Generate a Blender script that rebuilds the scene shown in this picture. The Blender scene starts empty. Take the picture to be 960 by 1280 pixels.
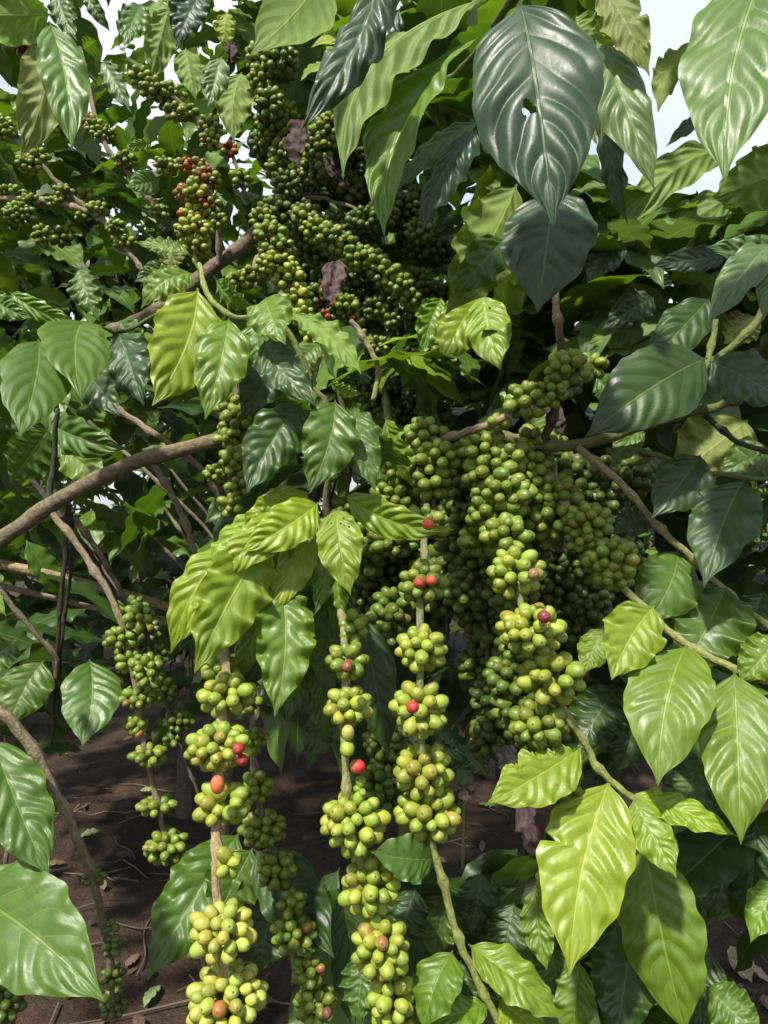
import bpy, math, random
import numpy as np
from mathutils import noise as mnoise, Vector

C = bpy.context.scene
COL = C.collection
rng = np.random.default_rng(11)
random.seed(11)
F = 931.0
CAMZ = 1.4
CAM = np.array([0.0, 0.0, CAMZ])

def P(x, y, d):
    return np.array([(x-480.0)/F*d, d, CAMZ-(y-640.0)/F*d])

# ------------------------------------------------------------------ materials
class NT:
    def __init__(s, name):
        s.m = bpy.data.materials.new(name); s.m.use_nodes = True
        s.t = s.m.node_tree; s.t.nodes.clear()
        s.out = s.n('ShaderNodeOutputMaterial')
    def n(s, typ, **kw):
        nd = s.t.nodes.new(typ)
        for k, v in kw.items(): setattr(nd, k, v)
        return nd
    def set(s, sock, v):
        if hasattr(v, 'is_output') or isinstance(v, bpy.types.NodeSocket): s.t.links.new(v, sock)
        elif v is not None: sock.default_value = v
    def math(s, op, a, b=None, c=None, clamp=False):
        nd = s.n('ShaderNodeMath', operation=op, use_clamp=clamp)
        s.set(nd.inputs[0], a)
        if b is not None: s.set(nd.inputs[1], b)
        if c is not None: s.set(nd.inputs[2], c)
        return nd.outputs[0]
    def step(s, x, lo, hi, a=0.0, b=1.0):
        nd = s.n('ShaderNodeMapRange', interpolation_type='SMOOTHSTEP')
        s.set(nd.inputs[0], x); nd.inputs[1].default_value = lo; nd.inputs[2].default_value = hi
        nd.inputs[3].default_value = a; nd.inputs[4].default_value = b
        return nd.outputs[0]
    def mix(s, f, a, b, blend='MIX'):
        nd = s.n('ShaderNodeMix', data_type='RGBA', blend_type=blend)
        s.set(nd.inputs[0], f); s.set(nd.inputs[6], a); s.set(nd.inputs[7], b)
        return nd.outputs[2]
    def noise(s, vec, scale, detail=3.0, rough=0.55, w=None):
        nd = s.n('ShaderNodeTexNoise')
        if w is not None:
            nd.noise_dimensions = '4D'; s.set(nd.inputs['W'], w)
        if vec is not None: s.set(nd.inputs['Vector'], vec)
        nd.inputs['Scale'].default_value = scale; nd.inputs['Detail'].default_value = detail
        nd.inputs['Roughness'].default_value = rough
        return nd.outputs[0]
    def bsdf(s, color, rough, bump=None, dist=0.002, strength=1.0, **kw):
        b = s.n('ShaderNodeBsdfPrincipled')
        s.set(b.inputs['Base Color'], color); s.set(b.inputs['Roughness'], rough)
        for k, v in kw.items(): s.set(b.inputs[k.replace('_', ' ')], v)
        if bump is not None:
            bp = s.n('ShaderNodeBump'); s.set(bp.inputs['Height'], bump)
            bp.inputs['Distance'].default_value = dist; bp.inputs['Strength'].default_value = strength
            s.t.links.new(bp.outputs[0], b.inputs['Normal'])
        return b
    def finish(s, sock):
        s.t.links.new(sock, s.out.inputs[0]); return s.m

NV = 8.0
def mat_leaf():
    k = NT('coffee_leaf')
    uv = k.n('ShaderNodeUVMap', uv_map='UVMap').outputs[0]
    sp = k.n('ShaderNodeSeparateXYZ'); k.set(sp.inputs[0], uv)
    u = sp.outputs[0]
    av = k.math('ABSOLUTE', k.math('MULTIPLY_ADD', sp.outputs[1], 2.0, -1.0))
    at = k.n('ShaderNodeAttribute', attribute_name='Col')
    base = at.outputs['Color']; rnd = at.outputs['Alpha']
    sgn = k.math('MULTIPLY', k.math('GREATER_THAN', sp.outputs[1], 0.5), 0.37)
    geo = k.n('ShaderNodeNewGeometry'); back = geo.outputs['Backfacing']
    w = k.math('MULTIPLY', rnd, 40.0)
    # lateral veins
    rib = k.n('ShaderNodeUVMap', uv_map='Ribs').outputs[0]; rs = k.n('ShaderNodeSeparateXYZ'); k.set(rs.inputs[0], rib)
    t = rs.outputs[0]
    fr = k.math('ABSOLUTE', k.math('SUBTRACT', k.math('FRACT', t), 0.5))   # .5 at vein
    vein = k.math('MULTIPLY', k.step(fr, 0.462, 0.497), k.step(av, 1.0, 0.55))
    mid = k.step(av, 0.036, 0.020)
    veins = k.math('MAXIMUM', k.math('MULTIPLY', vein, 0.5), k.math('MULTIPLY', mid, 0.8))
    vor = k.n('ShaderNodeTexVoronoi', feature='DISTANCE_TO_EDGE')
    mp = k.n('ShaderNodeMapping'); k.set(mp.inputs[0], uv); mp.inputs['Scale'].default_value = (34, 17, 1)
    k.set(vor.inputs['Vector'], mp.outputs[0]); vor.inputs['Scale'].default_value = 1.0
    net = k.step(vor.outputs['Distance'], 0.0, 0.10, 1.0, 0.0)
    # colours
    dn_ = k.noise(uv, 28.0, 4.0, 0.7, w=w)
    n1 = k.noise(uv, 3.0, 4.0, w=w); n2 = k.noise(uv, 14.0, 4.0, 0.6, w=w)
    col = k.mix(k.step(n1, 0.35, 0.7), base, k.mix(1.0, base, (1.22, 1.2, 0.9, 1), 'MULTIPLY'))
    col = k.mix(k.step(n2, 0.4, 0.72, 0, 0.6), col, k.mix(1.0, base, (0.55, 0.74, 0.6, 1), 'MULTIPLY'))
    col = k.mix(k.math('MULTIPLY', k.step(fr, 0.30, 0.48), k.step(n1, 0.3, 0.6, .1, .45)), col, k.mix(1.0, base, (0.62, 0.82, 0.6, 1), 'MULTIPLY'))
    edge = k.math('MULTIPLY', k.step(av, 0.82, 1.0), 0.35)
    col = k.mix(edge, col, k.mix(1.0, base, (1.6, 1.35, 0.8, 1), 'MULTIPLY'))
    vcol = k.mix(0.3, k.mix(1.0, base, (2.1, 1.8, 1.5, 1), 'MULTIPLY'), (0.17, 0.22, 0.06, 1))
    col = k.mix(veins, col, vcol)
    col = k.mix(k.math('MULTIPLY', net, 0.10), col, vcol)
    sp_n = k.noise(uv, 16.0, 2.0, 0.5, w=k.math('ADD', w, 7.0))
    has = k.math('GREATER_THAN', k.math('FRACT', k.math('MULTIPLY', rnd, 7.3)), 0.35)
    spot = k.math('MULTIPLY', k.step(sp_n, 0.69, 0.735), has)
    col = k.mix(k.math('MULTIPLY', spot, 0.85), col, (0.16, 0.085, 0.03, 1))
    dn = k.noise(uv, 55.0, 3.0, 0.7, w=k.math('ADD', w, 3.0))
    col = k.mix(k.step(dn, 0.62, 0.74, 0, 0.16), col, (0.20, 0.20, 0.13, 1))
    bcol = k.mix(0.25, k.mix(1.0, col, (1.35, 1.25, 1.2, 1), 'MULTIPLY'), (0.12, 0.17, 0.055, 1))
    fcol = k.mix(back, col, bcol)
    rough = k.math('ADD', k.math('ADD', k.step(n1, 0.3, 0.7, 0.34, 0.48), k.step(dn_, 0.35, 0.7, 0.0, 0.12)), k.math('MULTIPLY', back, 0.2))
    h = k.math('SUBTRACT', k.math('ADD', k.math('MULTIPLY', n2, 0.15), k.math('MULTIPLY', fr, -0.8)), k.math('MULTIPLY', mid, 0.7))
    h = k.math('SUBTRACT', h, k.math('MULTIPLY', net, 0.03))
    b = k.bsdf(fcol, rough, h, 0.0013, 0.55, Specular_IOR_Level=0.5)
    tr = k.n('ShaderNodeBsdfTranslucent')
    k.set(tr.inputs[0], k.mix(1.0, k.mix(0.5, col, base), (1.9, 2.0, 0.7, 1), 'MULTIPLY'))
    mx = k.n('ShaderNodeMixShader'); mx.inputs[0].default_value = 0.26
    k.t.links.new(b.outputs[0], mx.inputs[1]); k.t.links.new(tr.outputs[0], mx.inputs[2])
    return k.finish(mx.outputs[0])

def mat_cherry():
    k = NT('coffee_cherry')
    at = k.n('ShaderNodeAttribute', attribute_name='Col'); base = at.outputs['Color']
    tc = k.n('ShaderNodeTexCoord').outputs['Object']
    n1 = k.noise(tc, 110.0, 3.0); n2 = k.noise(tc, 420.0, 3.0, 0.6); n3 = k.noise(tc, 190.0, 2.0, 0.6)
    col = k.mix(k.step(n1, 0.35, 0.68), base, k.mix(1.0, base, (1.16, 1.14, 1.0, 1), 'MULTIPLY'))
    col = k.mix(k.step(n2, 0.45, 0.75, 0, 0.3), col, k.mix(1.0, base, (0.65, 0.7, 0.6, 1), 'MULTIPLY'))
    col = k.mix(k.math('MULTIPLY', k.step(n1, 0.42, 0.62), at.outputs['Alpha']), col, (0.19, 0.055, 0.03, 1))
    col = k.mix(k.step(n3, 0.66, 0.74, 0, 0.75), col, (0.13, 0.065, 0.03, 1))
    b = k.bsdf(col, k.step(n2, 0.3, 0.7, 0.38, 0.52), n2, 0.0006, 0.5, Specular_IOR_Level=0.40)
    b.inputs['Subsurface Weight'].default_value = 0.0
    return k.finish(b.outputs[0])

def mat_bark():
    k = NT('coffee_bark')
    at = k.n('ShaderNodeAttribute', attribute_name='Col'); base = at.outputs['Color']
    uv = k.n('ShaderNodeUVMap', uv_map='UVMap').outputs[0]
    tc = k.n('ShaderNodeTexCoord').outputs['Object']
    mp = k.n('ShaderNodeMapping'); k.set(mp.inputs[0], uv); mp.inputs['Scale'].default_value = (7, 150, 1)
    n1 = k.noise(mp.outputs[0], 1.0, 5.0, 0.65); n2 = k.noise(tc, 60.0, 4.0)
    col = k.mix(k.step(n1, 0.35, 0.7), k.mix(1.0, base, (0.7, 0.68, 0.66, 1), 'MULTIPLY'), k.mix(1.0, base, (1.3, 1.28, 1.25, 1), 'MULTIPLY'))
    col = k.mix(k.math('MULTIPLY', k.step(n2, 0.52, 0.72, 0, 0.5), at.outputs['Alpha']), col, k.mix(0.5, base, (0.22, 0.21, 0.17, 1)))
    b = k.bsdf(col, 0.75, k.math('ADD', n1, k.math('MULTIPLY', n2, 0.5)), 0.003, 0.8, Specular_IOR_Level=0.3)
    return k.finish(b.outputs[0])

def mat_dry():
    k = NT('dry_leaf')
    at = k.n('ShaderNodeAttribute', attribute_name='Col'); base = at.outputs['Color']
    uv = k.n('ShaderNodeUVMap', uv_map='UVMap').outputs[0]
    w = k.math('MULTIPLY', at.outputs['Alpha'], 30.0)
    n1 = k.noise(uv, 8.0, 5.0, 0.65, w=w)
    col = k.mix(k.step(n1, 0.35, 0.7), k.mix(1.0, base, (0.5, 0.5, 0.5, 1), 'MULTIPLY'), k.mix(1.0, base, (1.4, 1.3, 1.2, 1), 'MULTIPLY'))
    b = k.bsdf(col, 0.7, n1, 0.003, 0.8, Specular_IOR_Level=0.3)
    return k.finish(b.outputs[0])

def mat_soil():
    k = NT('soil')
    tc = k.n('ShaderNodeTexCoord').outputs['Object']
    n1 = k.noise(tc, 1.6, 5.0); n2 = k.noise(tc, 14.0, 6.0, 0.65); n3 = k.noise(tc, 70.0, 5.0, 0.65)
    col = k.mix(k.step(n1, 0.35, 0.65), (0.031, 0.018, 0.011, 1), (0.070, 0.042, 0.027, 1))
    col = k.mix(k.step(n2, 0.4, 0.7, 0, 0.7), col, (0.022, 0.015, 0.012, 1))
    col = k.mix(k.step(n3, 0.56, 0.72, 0, 0.7), col, (0.115, 0.08, 0.057, 1))
    h = k.math('ADD', n2, k.math('MULTIPLY', n3, 0.6))
    b = k.bsdf(col, 0.9, h, 0.03, 1.0, Specular_IOR_Level=0.2)
    return k.finish(b.outputs[0])

def mat_plain(name, col, rough=0.5):
    k = NT(name)
    tc = k.n('ShaderNodeTexCoord').outputs['Object']
    n = k.noise(tc, 30.0, 4.0)
    c = k.mix(k.step(n, 0.3, 0.7), tuple(x*0.75 for x in col[:3])+(1,), col)
    return k.finish(k.bsdf(c, rough, n, 0.002, 0.4).outputs[0])

M_LEAF, M_CH, M_BARK, M_DRY, M_SOIL = mat_leaf(), mat_cherry(), mat_bark(), mat_dry(), mat_soil()

# ------------------------------------------------------------------ object helpers
ORG = {}
def link(name, data, parent, origin, label=None, kind=None):
    o = bpy.data.objects.new(name, data); COL.objects.link(o)
    origin = np.array(origin, float)
    key = o.name
    ORG[key] = origin
    if parent is not None:
        o.parent = parent; o.location = tuple(origin-ORG[parent.name])
    else:
        o.location = tuple(origin)
    if label: o['label'] = label
    if kind: o['kind'] = kind
    return o

def thing(name, label, cat, loc, group=None):
    o = link(name, None, None, loc, label)
    o['category'] = cat
    if group: o['group'] = group
    return o

class Geo:
    def __init__(s): s.v = []; s.f = []; s.uv = []; s.c = []; s.n = 0
    def add(s, v, f, uv, c):
        s.v.append(v); s.f.append(np.asarray(f)+s.n); s.uv.append(uv); s.c.append(c); s.n += len(v)
    def mesh(s, name, mat, origin):
        v = np.concatenate(s.v)-np.asarray(origin); f = np.concatenate(s.f); uv = np.concatenate(s.uv); c = np.concatenate(s.c)
        me = bpy.data.meshes.new(name)
        nf = len(f)
        me.vertices.add(len(v)); me.vertices.foreach_set('co', v.astype(np.float32).ravel())
        me.loops.add(nf*4); me.loops.foreach_set('vertex_index', f.astype(np.int32).ravel())
        me.polygons.add(nf); me.polygons.foreach_set('loop_start', np.arange(0, nf*4, 4, dtype=np.int32))
        try: me.polygons.foreach_set('loop_total', np.full(nf, 4, dtype=np.int32))
        except Exception: pass
        me.polygons.foreach_set('use_smooth', np.ones(nf, dtype=bool))
        ul = me.uv_layers.new(name='UVMap'); ul.data.foreach_set('uv', uv[f.ravel()][:, :2].astype(np.float32).ravel())
        if uv.shape[1] > 2:
            rb = np.zeros((nf*4, 2), np.float32); rb[:, 0] = uv[f.ravel()][:, 2]
            u2 = me.uv_layers.new(name='Ribs'); u2.data.foreach_set('uv', rb.ravel())
            me.uv_layers['UVMap'].active_render = True
        ca = me.color_attributes.new('Col', 'FLOAT_COLOR', 'POINT'); ca.data.foreach_set('color', c.astype(np.float32).ravel())
        me.materials.append(mat); me.update(); me.validate()
        return me

def nrm(a): 
    l = np.linalg.norm(a); return a/l if l > 1e-9 else a

# ------------------------------------------------------------------ leaves
PU = np.array([0, .035, .05, .08, .13, .2, .3, .42, .54, .66, .76, .84, .90, .94, .97, 1.0])
PW = np.array([.03, .03, .12, .32, .56, .77, .94, 1.0, .965, .83, .65, .43, .22, .10, .055, .0])
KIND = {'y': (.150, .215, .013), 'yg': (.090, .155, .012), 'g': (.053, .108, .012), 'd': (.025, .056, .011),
        'b': (.024, .052, .022), 'p': (.085, .135, .050), 'o': (.09, .118, .020)}

def leaf_geo(B, T, W, n=None, roll=0.0, arch=.06, bend=0.0, fold=.15, droop=.10, wave=.05, quilt=.008, twist=0.0,
             curl=0.0, nu=56, nv=7, col=(.06, .13, .02), seed=0, flip=False, holes=(), nw=None, blunt=False):
    r = np.random.default_rng(seed)
    a = T-B; L = np.linalg.norm(a); ah = a/L
    if n is None:
        n = CAM-(B+T)/2
    n = n-ah*np.dot(n, ah); n = nrm(n)
    s = np.cross(ah, n)
    cr, sr = math.cos(roll), math.sin(roll)
    n, s = n*cr+s*sr, s*cr-n*sr
    u = np.linspace(0, 1, nu+1)[:, None]; v = np.linspace(-1, 1, 2*nv+1)[None, :]
    v = np.sign(v)*np.abs(v)**0.9
    av = np.abs(v)
    pw = np.interp(u, PU, PW)
    if nu > 20:
        kk = np.array([.25, .5, .25]); q = np.pad(pw[:, 0], 1, mode='edge'); pw = np.convolve(q, kk, 'valid')[:, None]
    pw = np.maximum(pw, .004)
    side = np.where(v >= 0, 1.0, -1.0)
    ph = r.uniform(0, 6.28, 4)
    if nw is None: nw = r.uniform(3.2, 6.0)
    sc = 1+.014*np.sin(2*math.pi*NV*u+ph[0]+side)*np.minimum(1, u*6)+.045*np.sin(2*math.pi*nw*.7*u+ph[3]+side*1.7)
    hw = pw*W*.5*sc
    for (hu, hv, ru, rv) in [h for h in holes if abs(h[1]) > .7]:       # chewed notches in the margin
        q = np.abs((u-hu)/ru); q = np.clip(1.25-q, 0, 1)**.6*(1+.25*np.sin(u*160+hu*50))
        hw = hw*(1-np.where(side == np.sign(hv), 1, 0)*np.clip(rv*q, 0, .92))
    holes = [h for h in holes if abs(h[1]) <= .7]
    t = NV*(u-.19*av-.07*av**3)+.37*(v > 0)
    t = t+.22*np.sin(u*9+ph[2]+side*2)+.10*np.sin(u*23+ph[0]*side)
    z = fold*av*hw - droop*(v**2)*hw
    z = z+wave*W*pw**.6*av**2.0*(np.sin(2*math.pi*nw*u+ph[1]*side+ph[2])+.28*np.sin(2*math.pi*nw*1.9*u+ph[2]*side))*np.minimum(1, u*5)
    z = z+quilt*L*np.abs(np.sin(math.pi*t))*np.sqrt(av)*(1-av**3)*np.minimum(1, pw*1.4)*(1+.45*np.sin(u*7+ph[1]+side))
    y = v*hw
    # curl the sides around the midrib
    if curl:
        R = W*.5/curl; ang = y/R
        y2 = R*np.sin(ang); z = z-R*(1-np.cos(ang)); y = y2
    if flip: z = -z
    th = twist*(u-.4)
    am = arch*L*4*u*(1-u)*1.0+arch*L*.6*np.sin(u*6.0+ph[0])*u*.25
    bm = bend*L*4*u*(1-u)
    pos = (B[None, None, :]+ah*(u*L)[..., None]+n*am[..., None]+s*bm[..., None]
           + s*(np.cos(th)*y-np.sin(th)*z)[..., None]+n*(np.sin(th)*y+np.cos(th)*z)[..., None])
    nr, nc = nu+1, 2*nv+1
    idx = np.arange(nr*nc).reshape(nr, nc)
    f = np.stack([idx[:-1, :-1], idx[:-1, 1:], idx[1:, 1:], idx[1:, :-1]], -1).reshape(-1, 4)
    U = np.broadcast_to(u, (nr, nc)); V = np.broadcast_to(v, (nr, nc))
    if holes:
        fu = (U[:-1, :-1]+U[1:, 1:]).ravel()/2; fv = (V[:-1, :-1]+V[1:, 1:]).ravel()/2
        keep = np.ones(len(f), bool)
        for (hu, hv, ru, rv) in holes: keep &= ((fu-hu)/ru)**2+((fv-hv)/rv)**2 > 1+.45*np.sin(np.arctan2((fv-hv)/rv, (fu-hu)/ru)*3+hu*9)
        f = f[keep]
    # face normal must point along +n (upper side) unless flipped
    if True:
        e = np.cross(s, ah)
        # winding idx: (u,v)->(u,v+1)->(u+1,v+1): normal = s x ah
        want = n if not flip else -n
        if np.dot(e, want) < 0: f = f[:, ::-1]
    uv = np.stack([U, V*.5+.5, np.broadcast_to(t, (nr, nc))], -1).reshape(-1, 3)
    c = np.empty((nr*nc, 4)); c[:, :3] = np.asarray(col)*r.uniform(.85, 1.15)*np.array([r.uniform(.9, 1.1), 1, r.uniform(.85, 1.15)]); c[:, 3] = r.uniform()
    return pos.reshape(-1, 3), f, uv, c

LSEED = [100]
NLEAF = {}
def root_of(o):
    while o.parent is not None: o = o.parent
    return o
def leaf(parent, bx, by, bd, tx, ty, td, w, kind='g', roll=None, name='leaf', label=None, **kw):
    LSEED[0] += 1
    r = np.random.default_rng(LSEED[0])
    if roll is None: roll = r.uniform(-18, 18)
    B = P(bx, by, bd); T = P(tx, ty, td)
    W = w/F*(bd+td)/2/max(.45, math.cos(math.radians(roll)))*.93
    o = dict(arch=r.uniform(.02, .12), bend=r.uniform(-.06, .06), fold=r.uniform(.08, .25), droop=r.uniform(.05, .25),
             wave=r.uniform(.06, .12), quilt=r.uniform(.021, .031), twist=r.uniform(-.4, .4))
    o.update(nu=84, nv=12)
    if 'holes' not in kw and r.uniform() < .22:
        o['holes'] = [(r.uniform(.15, .8), r.choice([-1, 1])*r.uniform(.9, 1.05), r.uniform(.016, .035), r.uniform(.06, .22)) for _ in range(r.integers(1, 4))]
    o.update(kw)
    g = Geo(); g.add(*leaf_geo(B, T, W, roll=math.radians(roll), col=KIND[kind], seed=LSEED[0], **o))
    rt = root_of(parent).name; NLEAF[rt] = NLEAF.get(rt, 0)+1
    return link(name, g.mesh(name, M_LEAF, B), parent, B, label)

# ------------------------------------------------------------------ branches
TAN, BROWN, DARK, GREY, GREEN, LIME, STRAW = (.23, .18, .115), (.135, .103, .064), (.04, .028, .02), (.13, .105, .08), (.09, .12, .03), (.20, .24, .06), (.34, .25, .13)
def catmull(pts, n):
    pts = np.asarray(pts, float)
    p = np.vstack([2*pts[0]-pts[1], pts, 2*pts[-1]-pts[-2]])
    out = []
    for i in range(1, len(p)-2):
        tt = np.linspace(0, 1, n, endpoint=False)[:, None]
        a, b, c, d = p[i-1], p[i], p[i+1], p[i+2]
        out.append(.5*((2*b)+(-a+c)*tt+(2*a-5*b+4*c-d)*tt**2+(-a+3*b-3*c+d)*tt**3))
    out.append(pts[-1:]); return np.vstack(out)

def tube_geo(path, r0, r1, c0, c1, sides=9, nodes=0.0, seed=0, wob=.06, node_gap=.045):
    r = np.random.default_rng(seed)
    n = len(path)
    seg = np.linalg.norm(np.diff(path, axis=0), axis=1); ln = np.concatenate([[0], np.cumsum(seg)]); L = ln[-1]
    tan = np.gradient(path, axis=0); tan /= np.linalg.norm(tan, axis=1)[:, None]
    ref = np.array([0.3, 1, 0.2]); v = []
    a = np.linspace(0, 2*math.pi, sides+1)
    rad = r0+(r1-r0)*(ln/L)
    rad = rad*(1+wob*1.6*np.array([mnoise.noise(Vector((x*40, seed*3.1, 0)))+.5*mnoise.noise(Vector((x*120, seed*5.1, 0))) for x in ln]))
    if nodes:
        ph = (ln % node_gap)/node_gap; rad = rad*(1+nodes*np.exp(-((ph-.5)/.09)**2))
    for i in range(n):
        x = nrm(np.cross(tan[i], ref)); y = np.cross(tan[i], x)
        v.append(path[i]+rad[i]*(np.cos(a)[:, None]*x+np.sin(a)[:, None]*y))
    v = np.array(v); k = sides+1
    idx = np.arange(n*k).reshape(n, k)
    f = np.stack([idx[:-1, :-1], idx[:-1, 1:], idx[1:, 1:], idx[1:, :-1]], -1).reshape(-1, 4)
    uv = np.stack([np.broadcast_to(a/(2*math.pi), (n, k)), np.broadcast_to(ln[:, None], (n, k))], -1).reshape(-1, 2)
    tt = (ln/L)[:, None]
    c = np.asarray(c0)*(1-tt)+np.asarray(c1)*tt
    c = np.repeat(np.concatenate([c, np.where(c[:, 1:2] > c[:, :1]*.95, .1, 1.0)], 1), k, axis=0)
    # end cap
    vv = v.reshape(-1, 3)
    cap = np.array([[idx[-1, 0], idx[-1, j], idx[-1, j+1], idx[-1, (j+2) % k]] for j in range(1, sides-1, 2)])
    return vv, np.vstack([f, cap]), uv, c

BS = [0]; PATH = {}
class Br:
    pass
def branch(parent, pts, r0, r1, c0=TAN, c1=None, name='fruiting_branch', label=None, nodes=.6, gap=.045, sides=9, n=8):
    BS[0] += 1
    path = catmull([P(*p) for p in pts], n)
    # small crookedness
    jit = np.array([[mnoise.noise(Vector((i*.35, BS[0]*7.7, q*9.1))) for q in range(3)] for i in range(len(path))])*.0018
    path = path+jit
    g = Geo(); g.add(*tube_geo(path, r0, r1, c0, c1 or c0, sides, nodes, BS[0], node_gap=gap))
    o = link(name, g.mesh(name, M_BARK, path[0]), parent, path[0], label)
    PATH[o.name] = path
    return o
def rpx(px, d): return px/F*d

# ------------------------------------------------------------------ cherries
def sph(seg, rings):
    th = np.concatenate([[0, .13, .2], np.linspace(.5, math.pi-.25, rings-4), [math.pi]])
    ph = np.linspace(0, 2*math.pi, seg+1)
    T_, Ph = np.meshgrid(th, ph, indexing='ij')
    p = np.stack([np.sin(T_)*np.cos(Ph), np.sin(T_)*np.sin(Ph), np.cos(T_)], -1)
    n, k = len(th), seg+1
    idx = np.arange(n*k).reshape(n, k)
    f = np.stack([idx[:-1, :-1], idx[1:, :-1], idx[1:, 1:], idx[:-1, 1:]], -1).reshape(-1, 4)
    navel = (T_ < .15).reshape(-1); ridge = np.cos(Ph*2).reshape(-1)
    q = p.reshape(-1, 3).copy()
    q[:, 2] -= np.where(navel, .045, 0)
    return q, f, navel, ridge, T_.reshape(-1)
SPH_HI, SPH_LO = sph(14, 12), sph(9, 9)
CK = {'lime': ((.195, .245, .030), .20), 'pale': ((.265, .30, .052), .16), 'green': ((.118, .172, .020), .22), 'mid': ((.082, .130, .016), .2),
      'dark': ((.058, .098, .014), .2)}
RIPE, WINE, ORANGE, BROWNC, YEL = (.27, .030, .024), (.10, .014, .02), (.30, .12, .035), (.16, .085, .03), (.34, .27, .04)
def cherry_geo(g, pos, d, r, col, sphd, rr, elong=1.16):
    q, f, navel, ridge, th = sphd
    d = nrm(d); x = nrm(np.cross(d, np.array([.31, .2, .93]))); y = np.cross(d, x)
    rot = rr.uniform(0, 6.28); x, y = x*math.cos(rot)+y*math.sin(rot), y*math.cos(rot)-x*math.sin(rot)
    squash = rr.uniform(.9, 1.02)
    m = np.stack([x*squash, y, d*elong])*r
    v = q@m+pos
    c = np.zeros((len(q), 4)); c[:, :3] = np.asarray(col)[:3]
    if len(col) > 3: c[:, 3] = col[3]
    c[:, :3] *= (1+.10*ridge*np.sin(th)**.5)[:, None]
    c[:, :3] *= (1+.14*np.clip(-np.cos(th), -1, 1))[:, None]
    if col[0] > 3*col[1]:                     # ripening from the tip: the stalk end stays yellowish
        q_ = np.clip((th-1.7+rr.normal()*.5)/1.2, 0, .8)[:, None]; c[:, :3] = c[:, :3]*(1-q_)+np.array([.30, .20, .04])*q_
    c[navel, :3] = np.array([.10, .07, .03])
    g.add(v, f, np.zeros((len(q), 2)), c)
def cherry_color(kind, r, reds=0.0, oranges=0.0):
    x = r.uniform()
    if x < reds: return np.array([RIPE, WINE, (.22, .055, .045), ORANGE][r.integers(4)])*r.uniform(.7, 1.1)
    if x < reds+oranges*.6: 
        if r.uniform() < .18: return np.array(ORANGE if r.uniform() < .3 else (YEL if r.uniform() < .6 else BROWNC))*r.uniform(.7, 1.1)
        return np.append(np.array(CK[kind][0])*np.array([1.25, 1.05, 1.0]), r.uniform(.6, 1.0))
    b, s = CK[kind]
    c = np.array(b)*(1+r.uniform(-s, s)); c[0] *= r.uniform(.85, 1.2)
    if r.uniform() < .10: c = np.append(c, r.uniform(.15, .5))
    return c
CSEED = [500]
NCL = {}
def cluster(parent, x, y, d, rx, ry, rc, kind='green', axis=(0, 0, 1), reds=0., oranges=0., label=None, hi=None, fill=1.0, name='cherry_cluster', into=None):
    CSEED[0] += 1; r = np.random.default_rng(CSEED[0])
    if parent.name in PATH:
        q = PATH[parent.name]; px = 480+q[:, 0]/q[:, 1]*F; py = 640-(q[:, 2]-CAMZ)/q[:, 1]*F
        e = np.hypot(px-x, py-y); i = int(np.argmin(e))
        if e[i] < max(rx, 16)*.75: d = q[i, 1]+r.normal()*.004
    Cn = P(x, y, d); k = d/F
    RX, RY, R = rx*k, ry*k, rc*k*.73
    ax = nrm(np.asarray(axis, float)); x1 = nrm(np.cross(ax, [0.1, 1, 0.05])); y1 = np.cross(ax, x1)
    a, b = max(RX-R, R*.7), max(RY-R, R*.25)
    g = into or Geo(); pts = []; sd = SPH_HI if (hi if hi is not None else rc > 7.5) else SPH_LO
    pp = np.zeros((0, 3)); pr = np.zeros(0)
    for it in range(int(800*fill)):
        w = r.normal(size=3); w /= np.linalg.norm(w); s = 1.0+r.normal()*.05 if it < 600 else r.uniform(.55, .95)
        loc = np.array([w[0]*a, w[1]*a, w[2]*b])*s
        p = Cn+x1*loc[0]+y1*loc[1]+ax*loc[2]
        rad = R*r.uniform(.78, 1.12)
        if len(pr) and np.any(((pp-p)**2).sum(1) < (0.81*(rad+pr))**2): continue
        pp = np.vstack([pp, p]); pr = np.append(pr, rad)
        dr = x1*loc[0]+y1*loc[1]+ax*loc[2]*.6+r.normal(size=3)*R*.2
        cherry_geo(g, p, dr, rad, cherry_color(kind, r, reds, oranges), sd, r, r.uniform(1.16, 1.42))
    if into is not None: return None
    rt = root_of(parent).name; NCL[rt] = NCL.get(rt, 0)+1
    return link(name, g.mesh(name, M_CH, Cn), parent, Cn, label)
def cherry(parent, x, y, d, rc, col, dirv=(0, -1, .2), name='ripe_cherry', label=None, elong=1.15):
    CSEED[0] += 1; r = np.random.default_rng(CSEED[0])
    p = P(x, y, d); g = Geo(); cherry_geo(g, p, np.array(dirv, float), rc*.86*d/F, np.array(col), SPH_HI, r, elong)
    return link(name, g.mesh(name, M_CH, p), parent, p, label)

def withered(parent, bx, by, bd, tx, ty, td, w, col=(.05, .03, .03), label='shrivelled dark brown dead leaf', seed=0):
    B, T = P(bx, by, bd), P(tx, ty, td)
    r = np.random.default_rng(900+seed)
    g = Geo()
    v, f, uv, c = leaf_geo(B, T, w/F*bd*1.8, roll=r.uniform(-.5, .5), arch=r.uniform(.05, .15), fold=.9, wave=.14, quilt=.02, nw=2.0, twist=r.uniform(-1.6, 1.6), curl=r.uniform(.9, 1.7), col=col, seed=900+seed, nu=40)
    L = np.linalg.norm(T-B)
    for i in range(len(v)):
        q = Vector(v[i]/L*9); v[i] += np.array([mnoise.noise(q), mnoise.noise(q+Vector((9, 3, 1))), mnoise.noise(q+Vector((1, 7, 5)))])*L*.05
    g.add(v, f, uv, c)
    return link('withered_leaf', g.mesh('withered_leaf', M_DRY, B), parent, B, label)

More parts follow.
